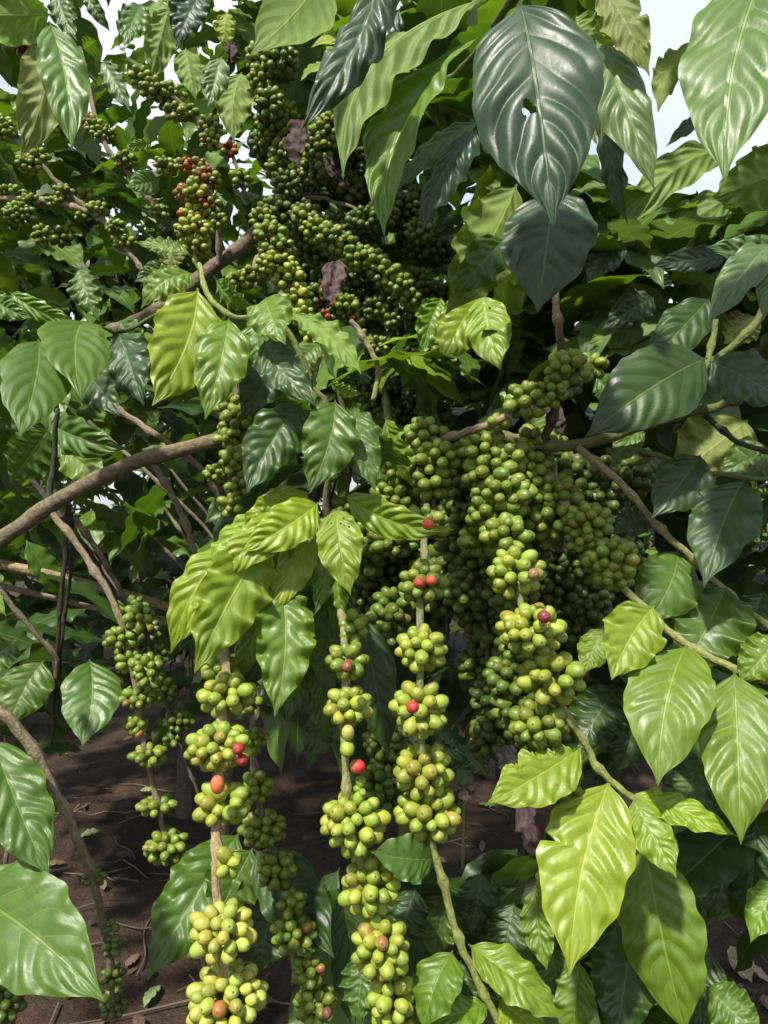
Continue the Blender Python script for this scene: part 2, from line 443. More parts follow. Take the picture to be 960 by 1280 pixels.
# ------------------------------------------------------------------ filler leaves
POOL = {}
SKY = [(765, -80, 1000, 235), (104, -20, 156, 62)]
def inpoly(x, y, poly):
    c = False; j = len(poly)-1
    for i in range(len(poly)):
        xi, yi = poly[i]; xj, yj = poly[j]
        if ((yi > y) != (yj > y)) and (x < (xj-xi)*(y-yi)/(yj-yi)+xi): c = not c
        j = i
    return c
def filler(tree, poly, n, d0, d1, l0, l1, kinds, seed, avoid=(), hang=.9, sky=True):
    r = np.random.default_rng(seed)
    xs = [p[0] for p in poly]; ys = [p[1] for p in poly]
    out = POOL.setdefault(tree.name, [])
    k = 0; tries = 0
    while k < n and tries < n*40:
        tries += 1
        x, y = r.uniform(min(xs), max(xs)), r.uniform(min(ys), max(ys))
        if not inpoly(x, y, poly): continue
        d = r.uniform(d0, d1); L = r.uniform(l0, l1)
        B = P(x, y, d)
        az = r.uniform(0, 6.28); pit = r.uniform(-.1, 1.25)*hang
        ax = np.array([math.cos(az)*math.cos(pit), math.sin(az)*math.cos(pit), -math.sin(pit)])
        T = B+ax*L; B = B-ax*L*.3; T = T-ax*L*.3
        bad = False
        for q in (B, (B+T)/2, T):
            if q[1] < .35: bad = True; break
            px, py = 480+q[0]/q[1]*F, 640-(q[2]-CAMZ)/q[1]*F
            for (x0, y0, x1, y1) in (SKY if sky else [])+list(avoid):
                if x0 < px < x1 and y0 < py < y1: bad = True
        if bad: continue
        up = np.array([r.normal()*.35, r.normal()*.35-.25, 1.0])
        out.append((B, T, L*r.uniform(.38, .5), up, kinds[r.integers(len(kinds))], int(r.integers(1e6)), L/d))
        k += 1
def shed(tree, individuals=100, nu=26, nv=4, holder=None):
    """turn the pooled leaves of a tree into leaf parts (largest first) and one foliage mass"""
    L = sorted(POOL.get(tree.name, []), key=lambda q: -q[6])
    free = max(0, individuals-NLEAF.get(tree.name, 0))
    def geo(q, nu, nv):
        r = np.random.default_rng(q[5])
        return leaf_geo(q[0], q[1], q[2], n=q[3], arch=r.uniform(.02, .12), bend=r.uniform(-.06, .06), fold=r.uniform(.05, .3), droop=r.uniform(0, .2),
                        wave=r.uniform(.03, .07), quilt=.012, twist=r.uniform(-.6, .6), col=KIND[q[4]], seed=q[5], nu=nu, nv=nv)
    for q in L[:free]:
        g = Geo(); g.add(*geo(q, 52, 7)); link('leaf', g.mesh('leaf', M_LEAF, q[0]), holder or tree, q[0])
    if len(L) > free:
        g = Geo()
        for q in L[free:]: g.add(*geo(q, nu, nv))
        link('foliage', g.mesh('foliage', M_LEAF, ORG[tree.name]), tree, ORG[tree.name], None, 'stuff' if free else None)

#==SCENE==
# ------------------------------------------------------------------ ground
def ground():
    q = np.linspace(-1, 1, 221); g = np.sign(q)*(np.abs(q)**3.2*55+np.abs(q)*4.2)
    X, Y = np.meshgrid(g, g+3.0, indexing='ij')
    Z = np.array([[0.0 if max(abs(x), abs(y-3)) > 11 else
        .05*mnoise.noise(Vector((x*1.3, y*1.3, 0)))+.03*mnoise.noise(Vector((x*5, y*5, 3)))+.03*mnoise.noise(Vector((x*15, y*15, 5)))
        for x, y in zip(rx, ry)] for rx, ry in zip(X, Y)])
    n = len(g); idx = np.arange(n*n).reshape(n, n)
    f = np.stack([idx[:-1, :-1], idx[1:, :-1], idx[1:, 1:], idx[:-1, 1:]], -1).reshape(-1, 4)
    G = Geo(); v = np.stack([X, Y, Z], -1).reshape(-1, 3)
    G.add(v, f, np.zeros((n*n, 2)), np.ones((n*n, 4)))
    return link('ground', G.mesh('ground', M_SOIL, (0, 0, 0)), None, (0, 0, 0), None, 'structure')
ground()
def gz(x, y): return .05*mnoise.noise(Vector((x*1.3, y*1.3, 0)))+.03*mnoise.noise(Vector((x*5, y*5, 3)))+.03*mnoise.noise(Vector((x*15, y*15, 5)))

# ================================================================== TREE B : thick arching limb from the left
tb = thing('coffee_tree', 'coffee tree whose thick brown limb arches in from the left above pale cherry strings', 'coffee tree', (-.78, .80, 0))
branch(tb, [(-420, 1700, .84), (-330, 1150, .82), (-215, 830, .80), (-90, 722, .74)], .022, .0125, BROWN, BROWN, name='trunk', nodes=0, sides=14)
limb = branch(tb, [(-90, 722, .74), (0, 676, .72), (62, 632, .71), (130, 594, .70), (205, 568, .70), (285, 550, .71), (360, 540, .78), (440, 545, .86)], .0082, .0058, BROWN, BROWN, name='limb', nodes=.12, gap=.06, sides=14)
branch(limb, [(190, 580, .70), (205, 600, .70), (228, 645, .71), (246, 695, .73)], .0034, .0026, GREY, TAN, name='twig')
branch(limb, [(125, 502, .80), (160, 520, .80), (205, 550, .79), (250, 585, .80), (285, 640, .82)], .0038, .0022, TAN, BROWN, name='twig')
branch(limb, [(62, 632, .71), (66, 580, .71), (72, 510, .70)], .0030, .0022, (.03, .045, .02), (.03, .045, .02), name='twig', nodes=.1)
branch(limb, [(78, 648, .73), (110, 690, .76), (140, 735, .79), (175, 775, .8), (200, 840, .82)], .0036, .002, DARK, DARK, name='twig')
branch(limb, [(40, 600, .9), (85, 655, .9), (120, 700, .9), (155, 750, .9)], .0035, .002, DARK, GREY, name='twig')
branch(limb, [(84, 630, .72), (80, 700, .73), (74, 780, .74), (68, 860, .75), (66, 930, .75)], .0024, .0014, DARK, DARK, name='twig', nodes=.8, gap=.03, label='thin black dangling dry twig')
branch(limb, [(90, 640, .73), (88, 715, .74), (78, 800, .75), (72, 870, .75)], .0020, .0014, DARK, DARK, name='twig', nodes=.8, gap=.03)
for q in range(4):
    rr_ = np.random.default_rng(60+q); x0 = rr_.uniform(20, 300); d0 = rr_.uniform(.85, 1.3); y0 = rr_.uniform(520, 640); dx = rr_.uniform(90, 200)
    branch(limb, [(x0, y0, d0), (x0+dx*.4, y0+70, d0), (x0+dx*.8, y0+150, d0+.02), (x0+dx, y0+250, d0+.03)], .0026, .0014, [TAN, GREY][q % 2], BROWN, name='twig')
branch(limb, [(220, 560, .85), (265, 600, .86), (300, 650, .88), (330, 700, .9)], .0030, .002, BROWN, BROWN, name='twig')
# S2 : thin string with small green clusters
s2 = branch(limb, [(66, 640, .70), (108, 698, .70), (146, 762, .70), (168, 850, .70), (183, 940, .70), (200, 1015, .70), (214, 1075, .70), (234, 1145, .70), (252, 1215, .70)], .0034, .0020, TAN, BROWN, label='thin drooping branch with small sparse green cherry clusters')
for (x, y, rx, ry, rc) in [(172, 770, 20, 18, 8.5), (150, 800, 20, 20, 8.5), (163, 826, 20, 15, 8), (185, 840, 20, 24, 8), (175, 872, 26, 15, 8), (170, 905, 16, 14, 8), (187, 944, 24, 14, 8.5), (196, 1007, 26, 12, 8.5), (208, 1058, 28, 22, 9), (238, 1112, 19, 21, 8.5), (240, 1180, 20, 20, 9), (176, 915, 12, 10, 8)]:
    cluster(s2, x, y, .69, rx, ry, rc, 'green', oranges=.06)
s2b = branch(limb, [(92, 645, .8), (130, 700, .82), (156, 752, .84), (185, 812, .85), (212, 890, .86), (232, 950, .87), (252, 1005, .88)], .0032, .0016, DARK, GREY)
for (x, y, rx, ry, rc) in [(166, 762, 20, 18, 7.5), (182, 790, 20, 18, 7.5), (205, 862, 18, 18, 7.5), (224, 902, 20, 14, 7), (195, 820, 18, 16, 7), (215, 925, 14, 10, 7)]:
    cluster(s2b, x, y, .85, rx, ry, rc, 'mid')
# vertical string in front of the limb
sv = branch(limb, [(296, 470, .74), (290, 530, .70), (286, 580, .69), (296, 640, .70), (290, 690, .72)], .003, .002, BROWN, BROWN)
for (x, y, rx, ry, rc) in [(288, 508, 20, 18, 8.5), (296, 532, 25, 20, 8.5), (282, 548, 16, 12, 8.5), (290, 575, 17, 20, 8.5), (298, 606, 18, 18, 8), (268, 592, 14, 14, 6), (290, 632, 18, 16, 8), (302, 520, 22, 16, 8)]:
    cluster(sv, x, y, .69, rx, ry, rc, 'green')
# S1 : nearest, palest string
s1 = branch(limb, [(292, 690, .66), (284, 790, .60), (280, 870, .57), (274, 950, .55), (270, 1020, .54), (269, 1090, .53), (273, 1140, .53), (282, 1200, .52), (284, 1300, .52)], .0034, .0030, TAN, STRAW, label='nearest drooping branch strung with large pale yellow-green cherries')
for (x, y, rx, ry, rc, kd) in [(283, 868, 38, 27, 12, 'lime'), (272, 932, 41, 31, 12.3, 'lime'), (279, 1005, 36, 28, 12.3, 'lime'), (284, 1078, 21, 22, 12, 'lime'), (279, 1164, 42, 34, 13.2, 'pale'), (284, 1246, 49, 38, 12.6, 'pale'), (285, 1310, 44, 34, 13, 'pale'), (275, 836, 26, 20, 11, 'green')]:
    cluster(s1, x, y, .535, rx, ry, rc, kd, oranges=.07)
cherry(s1, 298, 936, .512, 9.6, RIPE); cherry(s1, 303, 950, .515, 9.2, (.24, .022, .02))
cherry(s1, 272, 981, .515, 10.5, (.45, .12, .05), (.0, -.3, 1), label='orange-red half-ripe cherry', name='ripe_cherry', elong=1.4)
# S3
s3 = branch(limb, [(322, 860, .66), (316, 930, .64), (322, 990, .63), (336, 1050, .63), (352, 1110, .63), (362, 1160, .63), (374, 1210, .63), (388, 1255, .63), (394, 1310, .63)], .003, .002, BROWN, BROWN, label='slim drooping branch of small olive cherries left of the big strings')
for (x, y, rx, ry, rc) in [(320, 985, 22, 22, 9), (330, 1035, 30, 22, 9), (346, 1086, 26, 26, 9), (364, 1128, 20, 18, 8.5), (368, 1166, 28, 25, 9.5), (386, 1212, 22, 22, 9), (394, 1254, 28, 27, 9.5), (318, 925, 18, 18, 8), (312, 880, 16, 16, 8)]:
    cluster(s3, x, y, .62, rx, ry, rc, 'green', oranges=.08)
cherry(s3, 409, 1266, .595, 8, (.12, .05, .03), label='opened brown cherry')
# S4
s4 = branch(limb, [(420, 640, .68), (426, 730, .62), (431, 830, .58), (430, 900, .57), (432, 960, .56), (436, 1020, .56), (449, 1070, .56), (464, 1120, .56), (480, 1185, .56), (490, 1240, .56), (500, 1310, .56)], .0031, .0026, TAN, LIME, label='drooping branch with mottled reddish lower cherry clusters')
for (x, y, rx, ry, rc, kd, og) in [(443, 783, 20, 26, 10, 'green', .05), (434, 826, 28, 24, 11, 'green', .15), (434, 883, 30, 26, 11.5, 'lime', .03), (442, 1026, 42, 40, 13, 'lime', .06), (462, 1106, 38, 38, 12.5, 'lime', .04), (476, 1184, 38, 38, 13, 'lime', .3), (486, 1248, 32, 34, 13, 'lime', .04), (450, 985, 8, 14, 8.5, 'green', 0), (500, 1300, 32, 26, 13, 'lime', 0)]:
    cluster(s4, x, y, .56, rx, ry, rc, kd, oranges=og)
cherry(s4, 434, 936, .55, 11, CK['lime'][0], (0, -.6, -.6), name='cherry'); cherry(s4, 435, 916, .55, 10, (.33, .32, .08), name='cherry', dirv=(0.1, -.5, .9), elong=1.3)
cherry(s4, 447, 958, .555, 10.5, (.42, .02, .03), (1, -.6, 0)); cherry(s4, 434, 833, .535, 9, (.16, .05, .025), (.2, -1, -.2), label='brown-red half-ripe cherry', name='ripe_cherry')

# leafy shoots of tree B
sh1 = branch(limb, [(425, 720, .66), (408, 640, .63), (415, 560, .62), (408, 505, .61), (392, 480, .62), (400, 440, .66)], .0030, .0018, BROWN, GREEN, name='shoot', nodes=.3, label='leafy shoot with a whorl of bright yellow-green young leaves')
L = leaf
L(sh1, 398, 628, .60, 300, 690, .56, 62, 'y', 8, arch=.13, bend=-.05)
L(sh1, 388, 615, .63, 296, 676, .61, 52, 'y', 20, arch=.10)
L(sh1, 335, 672, .60, 242, 842, .54, 88, 'y', -14, arch=.10, bend=.05, fold=.3)
L(sh1, 300, 672, .63, 212, 818, .61, 56, 'y', 25, arch=.14)
L(sh1, 352, 660, .62, 296, 742, .60, 56, 'y', 10)
L(sh1, 348, 716, .60, 343, 897, .55, 80, 'yg', -4, fold=.22, arch=.06)
L(sh1, 384, 650, .62, 366, 756, .59, 42, 'g', -16)
L(sh1, 420, 634, .58, 438, 744, .55, 62, 'y', 4, wave=.07, fold=.12, nu=170, nv=26, holes=[(.18, -.45, .012, .05), (.24, -.2, .012, .05), (.21, .3, .01, .04), (.3, -.55, .012, .05), (.27, -.35, .01, .04)])
L(sh1, 430, 618, .62, 567, 662, .57, 50, 'y', 14, bend=.06, wave=.07, arch=.08)
L(sh1, 397, 690, .66, 388, 818, .63, 44, 'g', 22)
L(sh1, 402, 758, .66, 394, 892, .64, 50, 'g', -20)
L(sh1, 372, 775, .67, 376, 890, .65, 34, 'g', 30)
L(sh1, 408, 870, .68, 384, 962, .66, 42, 'd', 10)
L(sh1, 421, 688, .62, 432, 780, .60, 26, 'yg', 45)
L(sh1, 452, 768, .70, 486, 948, .66, 62, 'd', -10)
L(sh1, 378, 503, .62, 308, 618, .58, 72, 'd', 6, fold=.3, arch=.04)
L(sh1, 419, 500, .60, 386, 617, .56, 76, 'g', -4, blunt=True)
L(sh1, 443, 508, .62, 470, 614, .58, 56, 'g', -8)
L(sh1, 440, 498, .63, 514, 584, .62, 40, 'g', 42, fold=.4)
L(sh1, 482, 522, .64, 514, 608, .63, 34, 'yg', 48)
L(sh1, 372, 640, .61, 300, 668, .585, 44, 'y', 12, arch=.1)
L(sh1, 318, 690, .62, 262, 800, .57, 56, 'y', 22, arch=.09)
L(sh1, 366, 690, .63, 322, 800, .60, 50, 'yg', 14)
L(sh1, 350, 640, .64, 255, 735, .61, 48, 'y', 30, arch=.12)
L(sh1, 412, 700, .64, 418, 800, .62, 34, 'g', -35)
L(sh1, 390, 800, .67, 360, 905, .65, 38, 'g', 18)
L(sh1, 392, 655, .62, 338, 770, .58, 50, 'y', 16, arch=.1)
L(sh1, 378, 640, .60, 262, 730, .565, 54, 'y', 18, arch=.14)
L(sh1, 318, 700, .60, 230, 800, .56, 50, 'y', 35, arch=.1)
L(sh1, 405, 650, .62, 392, 770, .60, 36, 'yg', -28)
L(sh1, 375, 720, .64, 362, 840, .62, 40, 'g', 25)
L(sh1, 412, 735, .65, 402, 862, .63, 42, 'g', -15)
L(sh1, 425, 690, .64, 440, 790, .63, 34, 'g', 30)
L(sh1, 352, 735, .64, 300, 850, .60, 50, 'yg', 30)
L(sh1, 385, 815, .66, 404, 930, .65, 40, 'g', -20)
sh2 = branch(limb, [(392, 480, .66), (350, 405, .66), (290, 395, .66), (262, 370, .67), (248, 330, .70)], .0030, .0022, GREEN, LIME, name='shoot', nodes=.3)
L(sh2, 247, 360, .64, 190, 508, .58, 96, 'y', -6, fold=.14, arch=.05, wave=.05)
L(sh2, 286, 398, .63, 256, 524, .58, 72, 'yg', 6)
L(sh2, 242, 342, .68, 176, 386, .66, 42, 'yg', 30, arch=.2)
L(sh2, 238, 318, .72, 170, 304, .72, 22, 'yg', 40)
L(sh2, 332, 372, .62, 356, 430, .58, 68, 'yg', 8)
L(sh2, 330, 425, .62, 396, 508, .58, 58, 'd', -12, arch=.08)
L(sh2, 362, 390, .63, 452, 468, .60, 36, 'yg', -40, arch=.06, flip=True)
L(sh2, 412, 478, .62, 452, 492, .61, 18, 'yg', 35)
L(sh2, 346, 450, .66, 300, 524, .63, 56, 'd', 18, fold=.35)
L(sh2, 318, 385, .67, 330, 470, .65, 50, 'g', 30)
L(sh2, 300, 425, .68, 322, 500, .66, 40, 'yg', -35)
L(sh2, 270, 350, .69, 318, 385, .68, 30, 'yg', 35)
L(sh2, 400, 430, .68, 360, 470, .66, 40, 'g', 20)
sh3 = branch(limb, [(70, 515, .72), (75, 440, .70), (100, 405, .70), (150, 415, .74), (200, 390, .82)], .0026, .002, (.03, .045, .02), GREEN, name='shoot', nodes=.2)
L(sh3, 48, 424, .64, 24, 548, .54, 88, 'g', 4, fold=.12, quilt=.015, wave=.015, arch=.06)
L(sh3, 108, 402, .68, 101, 498, .56, 92, 'g', -4, fold=.12, quilt=.015, wave=.02, arch=.07)
L(sh3, 148, 415, .74, 180, 508, .70, 62, 'd', 12)
L(sh3, 100, 455, .76, 150, 520, .72, 55, 'd', 24)
L(sh3, 62, 528, .84, 158, 562, .80, 52, 'g', 18, fold=.3)
L(sh3, 62, 535, .80, 12, 604, .78, 62, 'g', -16)
L(sh3, 150, 400, .8, 190, 445, .78, 40, 'g', 25)
L(sh3, 72, 560, .9, 132, 610, .88, 52, 'yg', 10)
L(sh3, 12, 365, .80, 98, 402, .78, 28, 'yg', 20)
L(sh3, -10, 370, .78, 40, 398, .76, 34, 'g', 10)
L(sh3, 100, 335, .9, 124, 402, .88, 42, 'g', 14)
L(s2, 300, 1040, .70, 184, 1226, .62, 92, 'g', 10, fold=.25)
L(s3, 316, 1060, .68, 268, 1155, .65, 80, 'g', -10)
L(s3, 318, 1062, .68, 418, 1198, .62, 84, 'd', 10, fold=.3)
L(s3, 338, 1128, .72, 322, 1218, .70, 64, 'd', 20)
L(s3, 425, 1110, .70, 448, 1300, .66, 62, 'd', -22)
L(s4, 456, 1190, .62, 448, 1280, .60, 54, 'g', 16)

# ================================================================== TREE G : left edge
tg = thing('coffee_tree', 'coffee tree at the lower left edge with broad glossy leaves and nearly bare twigs', 'coffee tree', (-.62, .50, 0))
branch(tg, [(-760, 3200, .52), (-560, 1900, .50), (-330, 1260, .48), (-160, 1010, .47), (-60, 900, .50)], .014, .007, BROWN, BROWN, name='trunk', nodes=.1)
gl = branch(tg, [(-60, 860, .52), (0, 888, .52), (44, 940, .53), (90, 1030, .54), (110, 1085, .55), (124, 1135, .56), (138, 1200, .58), (142, 1300, .6)], .0042, .0018, TAN, BROWN, name='twig', nodes=.5, gap=.05, label='nearly bare drooping twig')
for (x, y, rx, ry, rc) in [(118, 1098, 16, 10, 7), (140, 1158, 10, 10, 7), (140, 1182, 14, 14, 7), (140, 1220, 16, 16, 7), (142, 1255, 18, 20, 7.5)]:
    cluster(gl, x, y, .575, rx, ry, rc, 'dark')
branch(tg, [(-40, 1000, .62), (8, 1034, .62), (30, 1068, .62), (56, 1104, .62), (85, 1160, .62)], .003, .002, BROWN, BROWN, name='twig')
branch(tg, [(16, 1020, .66), (10, 1060, .66), (2, 1110, .66)], .0024, .0018, BROWN, BROWN, name='twig')
branch(tg, [(-30, 700, .72), (30, 775, .73), (68, 818, .74), (72, 850, .75)], .003, .002, GREY, BROWN, name='twig')
gl2 = branch(tg, [(-60, 1150, .5), (-30, 1200, .54), (0, 1240, .58), (20, 1285, .6)], .003, .002, BROWN, BROWN)
cluster(gl2, 8, 1250, .6, 22, 30, 9, 'dark')
L(gl, -58, 1108, .50, 131, 1252, .43, 136, 'g', 6, holes=(), fold=.2, wave=.035, arch=.05, quilt=.017)
L(gl, -10, 922, .52, 62, 1098, .48, 84, 'g', -10, wave=.05)
L(gl, 112, 824, .72, 103, 934, .66, 78, 'g', 3, quilt=.017, wave=.02)
L(gl, 54, 826, .74, 10, 908, .70, 66, 'g', 10)
L(gl, -12, 730, .6, 8, 770, .58, 20, 'yg', 0)
L(gl, 20, 800, .8, -30, 850, .78, 60, 'g', 10)

# ================================================================== TREE A : cross branch, main mass and right side
ta = thing('coffee_tree', 'heavily laden coffee tree at centre right, dense green cherry clusters along its crosswise branch', 'coffee tree', (.06, 1.55, 0))
branch(ta, [(515, 1482, 1.56), (508, 1150, 1.5), (512, 900, 1.42), (520, 700, 1.3), (520, 600, 1.15)], .022, .013, BROWN, BROWN, name='trunk', nodes=.1, sides=12)
cb = branch(ta, [(520, 600, 1.15), (535, 560, .90), (560, 550, .76), (610, 541, .72), (655, 553, .71), (700, 558, .70), (745, 551, .70), (800, 534, .70), (850, 518, .70), (892, 510, .70)], .0085, .0045, (.17, .11, .085), GREEN, name='limb', nodes=.15, gap=.06)
br2 = branch(cb, [(548, 553, .72), (580, 540, .69), (606, 533, .68), (640, 516, .67)], .0040, .003, (.2, .14, .10), TAN, name='twig')
br3 = branch(cb, [(682, 548, .69), (694, 510, .67), (703, 465, .66), (700, 420, .66), (694, 365, .66), (700, 300, .68)], .0042, .003, (.05, .03, .022), (.05, .03, .022), name='twig', label='dark upright twig rising from the crosswise branch')
cluster(br3, 712, 462, .68, 30, 26, 11, 'green'); cluster(br3, 738, 458, .70, 22, 18, 9, 'green'); cluster(br3, 705, 478, .665, 24, 22, 10, 'dark'); cluster(br3, 690, 490, .72, 22, 20, 9, 'green')
cluster(br2, 658, 500, .67, 30, 24, 10.5, 'green'); cluster(br2, 620, 528, .70, 18, 14, 10, 'green', oranges=.15)
# main mass : strings hanging from the crosswise branch
def string(pts, cl, d, kind, rc, label=None, r=.0035, parent=None, c0=BROWN, c1=BROWN):
    b = branch(parent or cb, [(x, y, d) for x, y in pts], r, r*.7, c0, c1, label=label)
    for c in cl:
        cluster(b, c[0], c[1], d+(c[4] if len(c) > 4 else 0), c[2]*1.15, c[3]*1.12, rc, kind)
    return b
string([(548, 552), (540, 600), (545, 650)], [(528, 540, 22, 20), (548, 575, 30, 26), (540, 602, 24, 24), (556, 548, 16, 14), (520, 575, 18, 20)], .72, 'green', 10.5)
string([(575, 550), (572, 620), (578, 690), (585, 760)], [(576, 612, 26, 26), (590, 650, 26, 24), (572, 680, 26, 24), (592, 710, 28, 24), (580, 740, 26, 22)], .80, 'mid', 10)
string([(615, 548), (620, 590), (626, 640)], [(604, 563, 28, 24), (612, 590, 30, 22), (628, 615, 36, 24), (636, 572, 24, 20), (618, 640, 32, 26)], .69, 'green', 11.5)
string([(660, 552), (664, 600), (690, 650), (700, 690)], [(668, 552, 26, 20), (660, 578, 30, 24), (668, 606, 26, 20), (688, 620, 34, 26), (690, 648, 32, 26), (660, 648, 26, 22)], .72, 'green', 11)
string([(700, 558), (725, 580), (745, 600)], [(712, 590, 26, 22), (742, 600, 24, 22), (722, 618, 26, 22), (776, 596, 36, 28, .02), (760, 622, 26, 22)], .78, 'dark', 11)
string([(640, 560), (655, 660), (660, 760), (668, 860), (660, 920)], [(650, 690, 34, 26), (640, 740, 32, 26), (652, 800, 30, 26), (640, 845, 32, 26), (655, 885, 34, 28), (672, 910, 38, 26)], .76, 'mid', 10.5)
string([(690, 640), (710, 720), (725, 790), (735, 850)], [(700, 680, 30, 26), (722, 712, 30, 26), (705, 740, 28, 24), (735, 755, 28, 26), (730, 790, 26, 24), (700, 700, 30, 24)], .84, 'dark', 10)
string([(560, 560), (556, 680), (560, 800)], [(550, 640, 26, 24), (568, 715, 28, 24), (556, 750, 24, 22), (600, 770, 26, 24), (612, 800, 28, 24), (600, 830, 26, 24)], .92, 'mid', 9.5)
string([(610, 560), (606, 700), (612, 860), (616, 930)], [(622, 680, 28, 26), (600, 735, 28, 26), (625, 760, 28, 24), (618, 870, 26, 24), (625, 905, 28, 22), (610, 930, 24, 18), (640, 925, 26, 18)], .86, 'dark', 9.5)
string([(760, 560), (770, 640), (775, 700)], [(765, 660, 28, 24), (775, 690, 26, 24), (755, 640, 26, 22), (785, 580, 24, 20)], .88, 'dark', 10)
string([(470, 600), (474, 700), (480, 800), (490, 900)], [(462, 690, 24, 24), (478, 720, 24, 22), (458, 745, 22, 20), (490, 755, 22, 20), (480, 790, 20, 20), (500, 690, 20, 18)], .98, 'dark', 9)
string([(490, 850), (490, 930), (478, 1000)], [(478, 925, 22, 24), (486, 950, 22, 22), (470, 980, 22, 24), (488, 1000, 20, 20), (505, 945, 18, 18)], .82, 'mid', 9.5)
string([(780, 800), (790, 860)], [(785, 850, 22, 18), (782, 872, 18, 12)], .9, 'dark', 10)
string([(520, 480), (540, 560)], [(440, 640, 22, 18), (420, 655, 20, 14), (545, 520, 20, 18), (505, 590, 16, 18)], .95, 'dark', 9)
# S5
s5 = branch(cb, [(545, 556, .84), (535, 610, .76), (530, 680, .625), (526, 745, .59), (525, 810, .58), (525, 872, .575), (527, 925, .57), (530, 975, .57), (540, 1050, .57), (560, 1130, .57), (578, 1185, .57), (604, 1240, .57), (640, 1310, .57)], .0030, .0030, GREY, LIME, label='long drooping branch with red cherries among green clusters, ending in a green leafy tip')
for (x, y, rx, ry, rc, kd) in [(524, 655, 40, 24, 11, 'green'), (528, 727, 30, 28, 11.5, 'green'), (527, 812, 32, 30, 12, 'lime'), (524, 886, 35, 36, 12.5, 'lime'), (529, 962, 37, 36, 12.5, 'lime'), (536, 1018, 42, 32, 12.5, 'lime')]:
    cluster(s5, x, y, .575, rx, ry, rc, kd, oranges=.02)
cherry(s5, 524, 729, .54, 9, RIPE); cherry(s5, 539, 726, .54, 8.5, (.40, .06, .03)); cherry(s5, 516, 884, .535, 9.5, (.38, .03, .03)); cherry(s5, 535, 655, .56, 9, (.42, .09, .03))
# S6
s6 = branch(cb, [(620, 552, .78), (632, 620, .73), (643, 690, .635), (652, 760, .61), (672, 815, .60), (704, 884, .60), (730, 930, .60), (752, 965, .60), (790, 997, .60), (830, 1020, .62)], .0026, .0030, GREY, LIME, label='right-hand branch of large green clusters ending in bright lime leaves')
for (x, y, rx, ry, rc, kd) in [(634, 668, 34, 26, 11.5, 'green'), (645, 716, 36, 32, 12, 'lime'), (664, 788, 44, 34, 12.5, 'lime'), (690, 846, 42, 34, 13, 'lime'), (672, 905, 36, 30, 12, 'green'), (706, 978, 24, 22, 10, 'mid')]:
    cluster(s6, x, y, .60, rx, ry, rc, kd, oranges=.04)
cherry(s6, 680, 771, .565, 10, (.16, .025, .035), label='purple-red overripe cherry'); cherry(s6, 696, 992, .585, 8.5, (.20, .07, .03), label='split brown cherry'); cherry(s6, 667, 718, .575, 9.5, (.20, .12, .05), name='cherry', label='brownish cherry')
# S7
s7 = branch(cb, [(684, 560, .74), (698, 610, .71), (722, 662, .685), (756, 708, .665), (790, 745, .65), (850, 800, .64), (915, 835, .63), (975, 858, .62)], .0034, .0034, TAN, LIME, label='green-tipped branch running right under bright leaves')
for (x, y, rx, ry, rc) in [(735, 655, 32, 28, 11), (728, 676, 24, 18, 10.5), (762, 700, 36, 30, 12), (768, 722, 26, 18, 11.5)]:
    cluster(s7, x, y, .655, rx, ry, rc*.9, 'green')
s8 = branch(cb, [(722, 560, .69), (780, 608, .69), (822, 657, .70), (858, 692, .70), (930, 760, .70), (975, 790, .70)], .0036, .003, TAN, LIME, name='shoot')
sh4 = branch(cb, [(892, 510, .70), (930, 495, .70), (975, 470, .70)], .0042, .003, GREEN, GREEN, name='shoot')
branch(sh4, [(868, 515, .70), (872, 480, .69), (885, 450, .69), (895, 400, .70)], .0032, .0025, LIME, GREEN, name='twig')
branch(sh4, [(780, 560, .72), (830, 572, .72), (880, 590, .72), (960, 600, .72)], .0028, .0022, GREEN, GREEN, name='twig')
branch(sh4, [(880, 520, .71), (930, 555, .70), (980, 568, .70)], .0028, .0022, (.03, .05, .02), (.03, .05, .02), name='twig')
branch(sh4, [(815, 580, .74), (850, 610, .74), (920, 650, .76)], .0028, .0022, GREEN, GREEN, name='twig')
L(s7, 818, 757, .64, 764, 850, .60, 80, 'y', -10)
L(s7, 754, 784, .66, 730, 842, .64, 44, 'yg', 10)
L(s7, 859, 806, .63, 822, 982, .56, 112, 'yg', 4, fold=.14, wave=.035)
L(s7, 918, 838, .62, 926, 1056, .55, 100, 'yg', -4, wave=.05)
L(s7, 975, 795, .63, 922, 852, .62, 60, 'yg', 8)
L(s8, 908, 732, .70, 852, 840, .66, 110, 'g', 5, quilt=.017)
L(s8, 847, 688, .71, 806, 780, .67, 84, 'g', -8, quilt=.017)
L(s8, 812, 650, .73, 764, 668, .71, 42, 'd', 15)
L(s8, 930, 600, .70, 880, 734, .64, 88, 'd', 5, quilt=.018)
L(s8, 955, 740, .74, 935, 800, .72, 60, 'd', 10)
L(s6, 728, 933, .60, 608, 1005, .56, 80, 'y', 8, wave=.05, holes=[(.25, .75, .10, .5), (.42, .95, .06, .4), (.08, .9, .06, .8), (.62, 1., .05, .25)], label='torn ragged yellow-green leaf')
L(s6, 763, 974, .60, 712, 1220, .53, 122, 'y', -3, wave=.028, fold=.12, arch=.05, holes=[(.42, 1.0, .02, .28)])
L(s6, 806, 1052, .64, 858, 1296, .60, 110, 'yg', 5, fold=.14, wave=.025, arch=.05)
L(s6, 790, 998, .60, 846, 1098, .56, 56, 'y', -6)
L(s6, 786, 993, .61, 922, 1046, .57, 40, 'y', -28, arch=.10)
L(s6, 792, 1120, .68, 768, 1310, .62, 96, 'd', 4, fold=.28)
L(s6, 668, 1108, .66, 684, 1214, .63, 44, 'yg', 10)
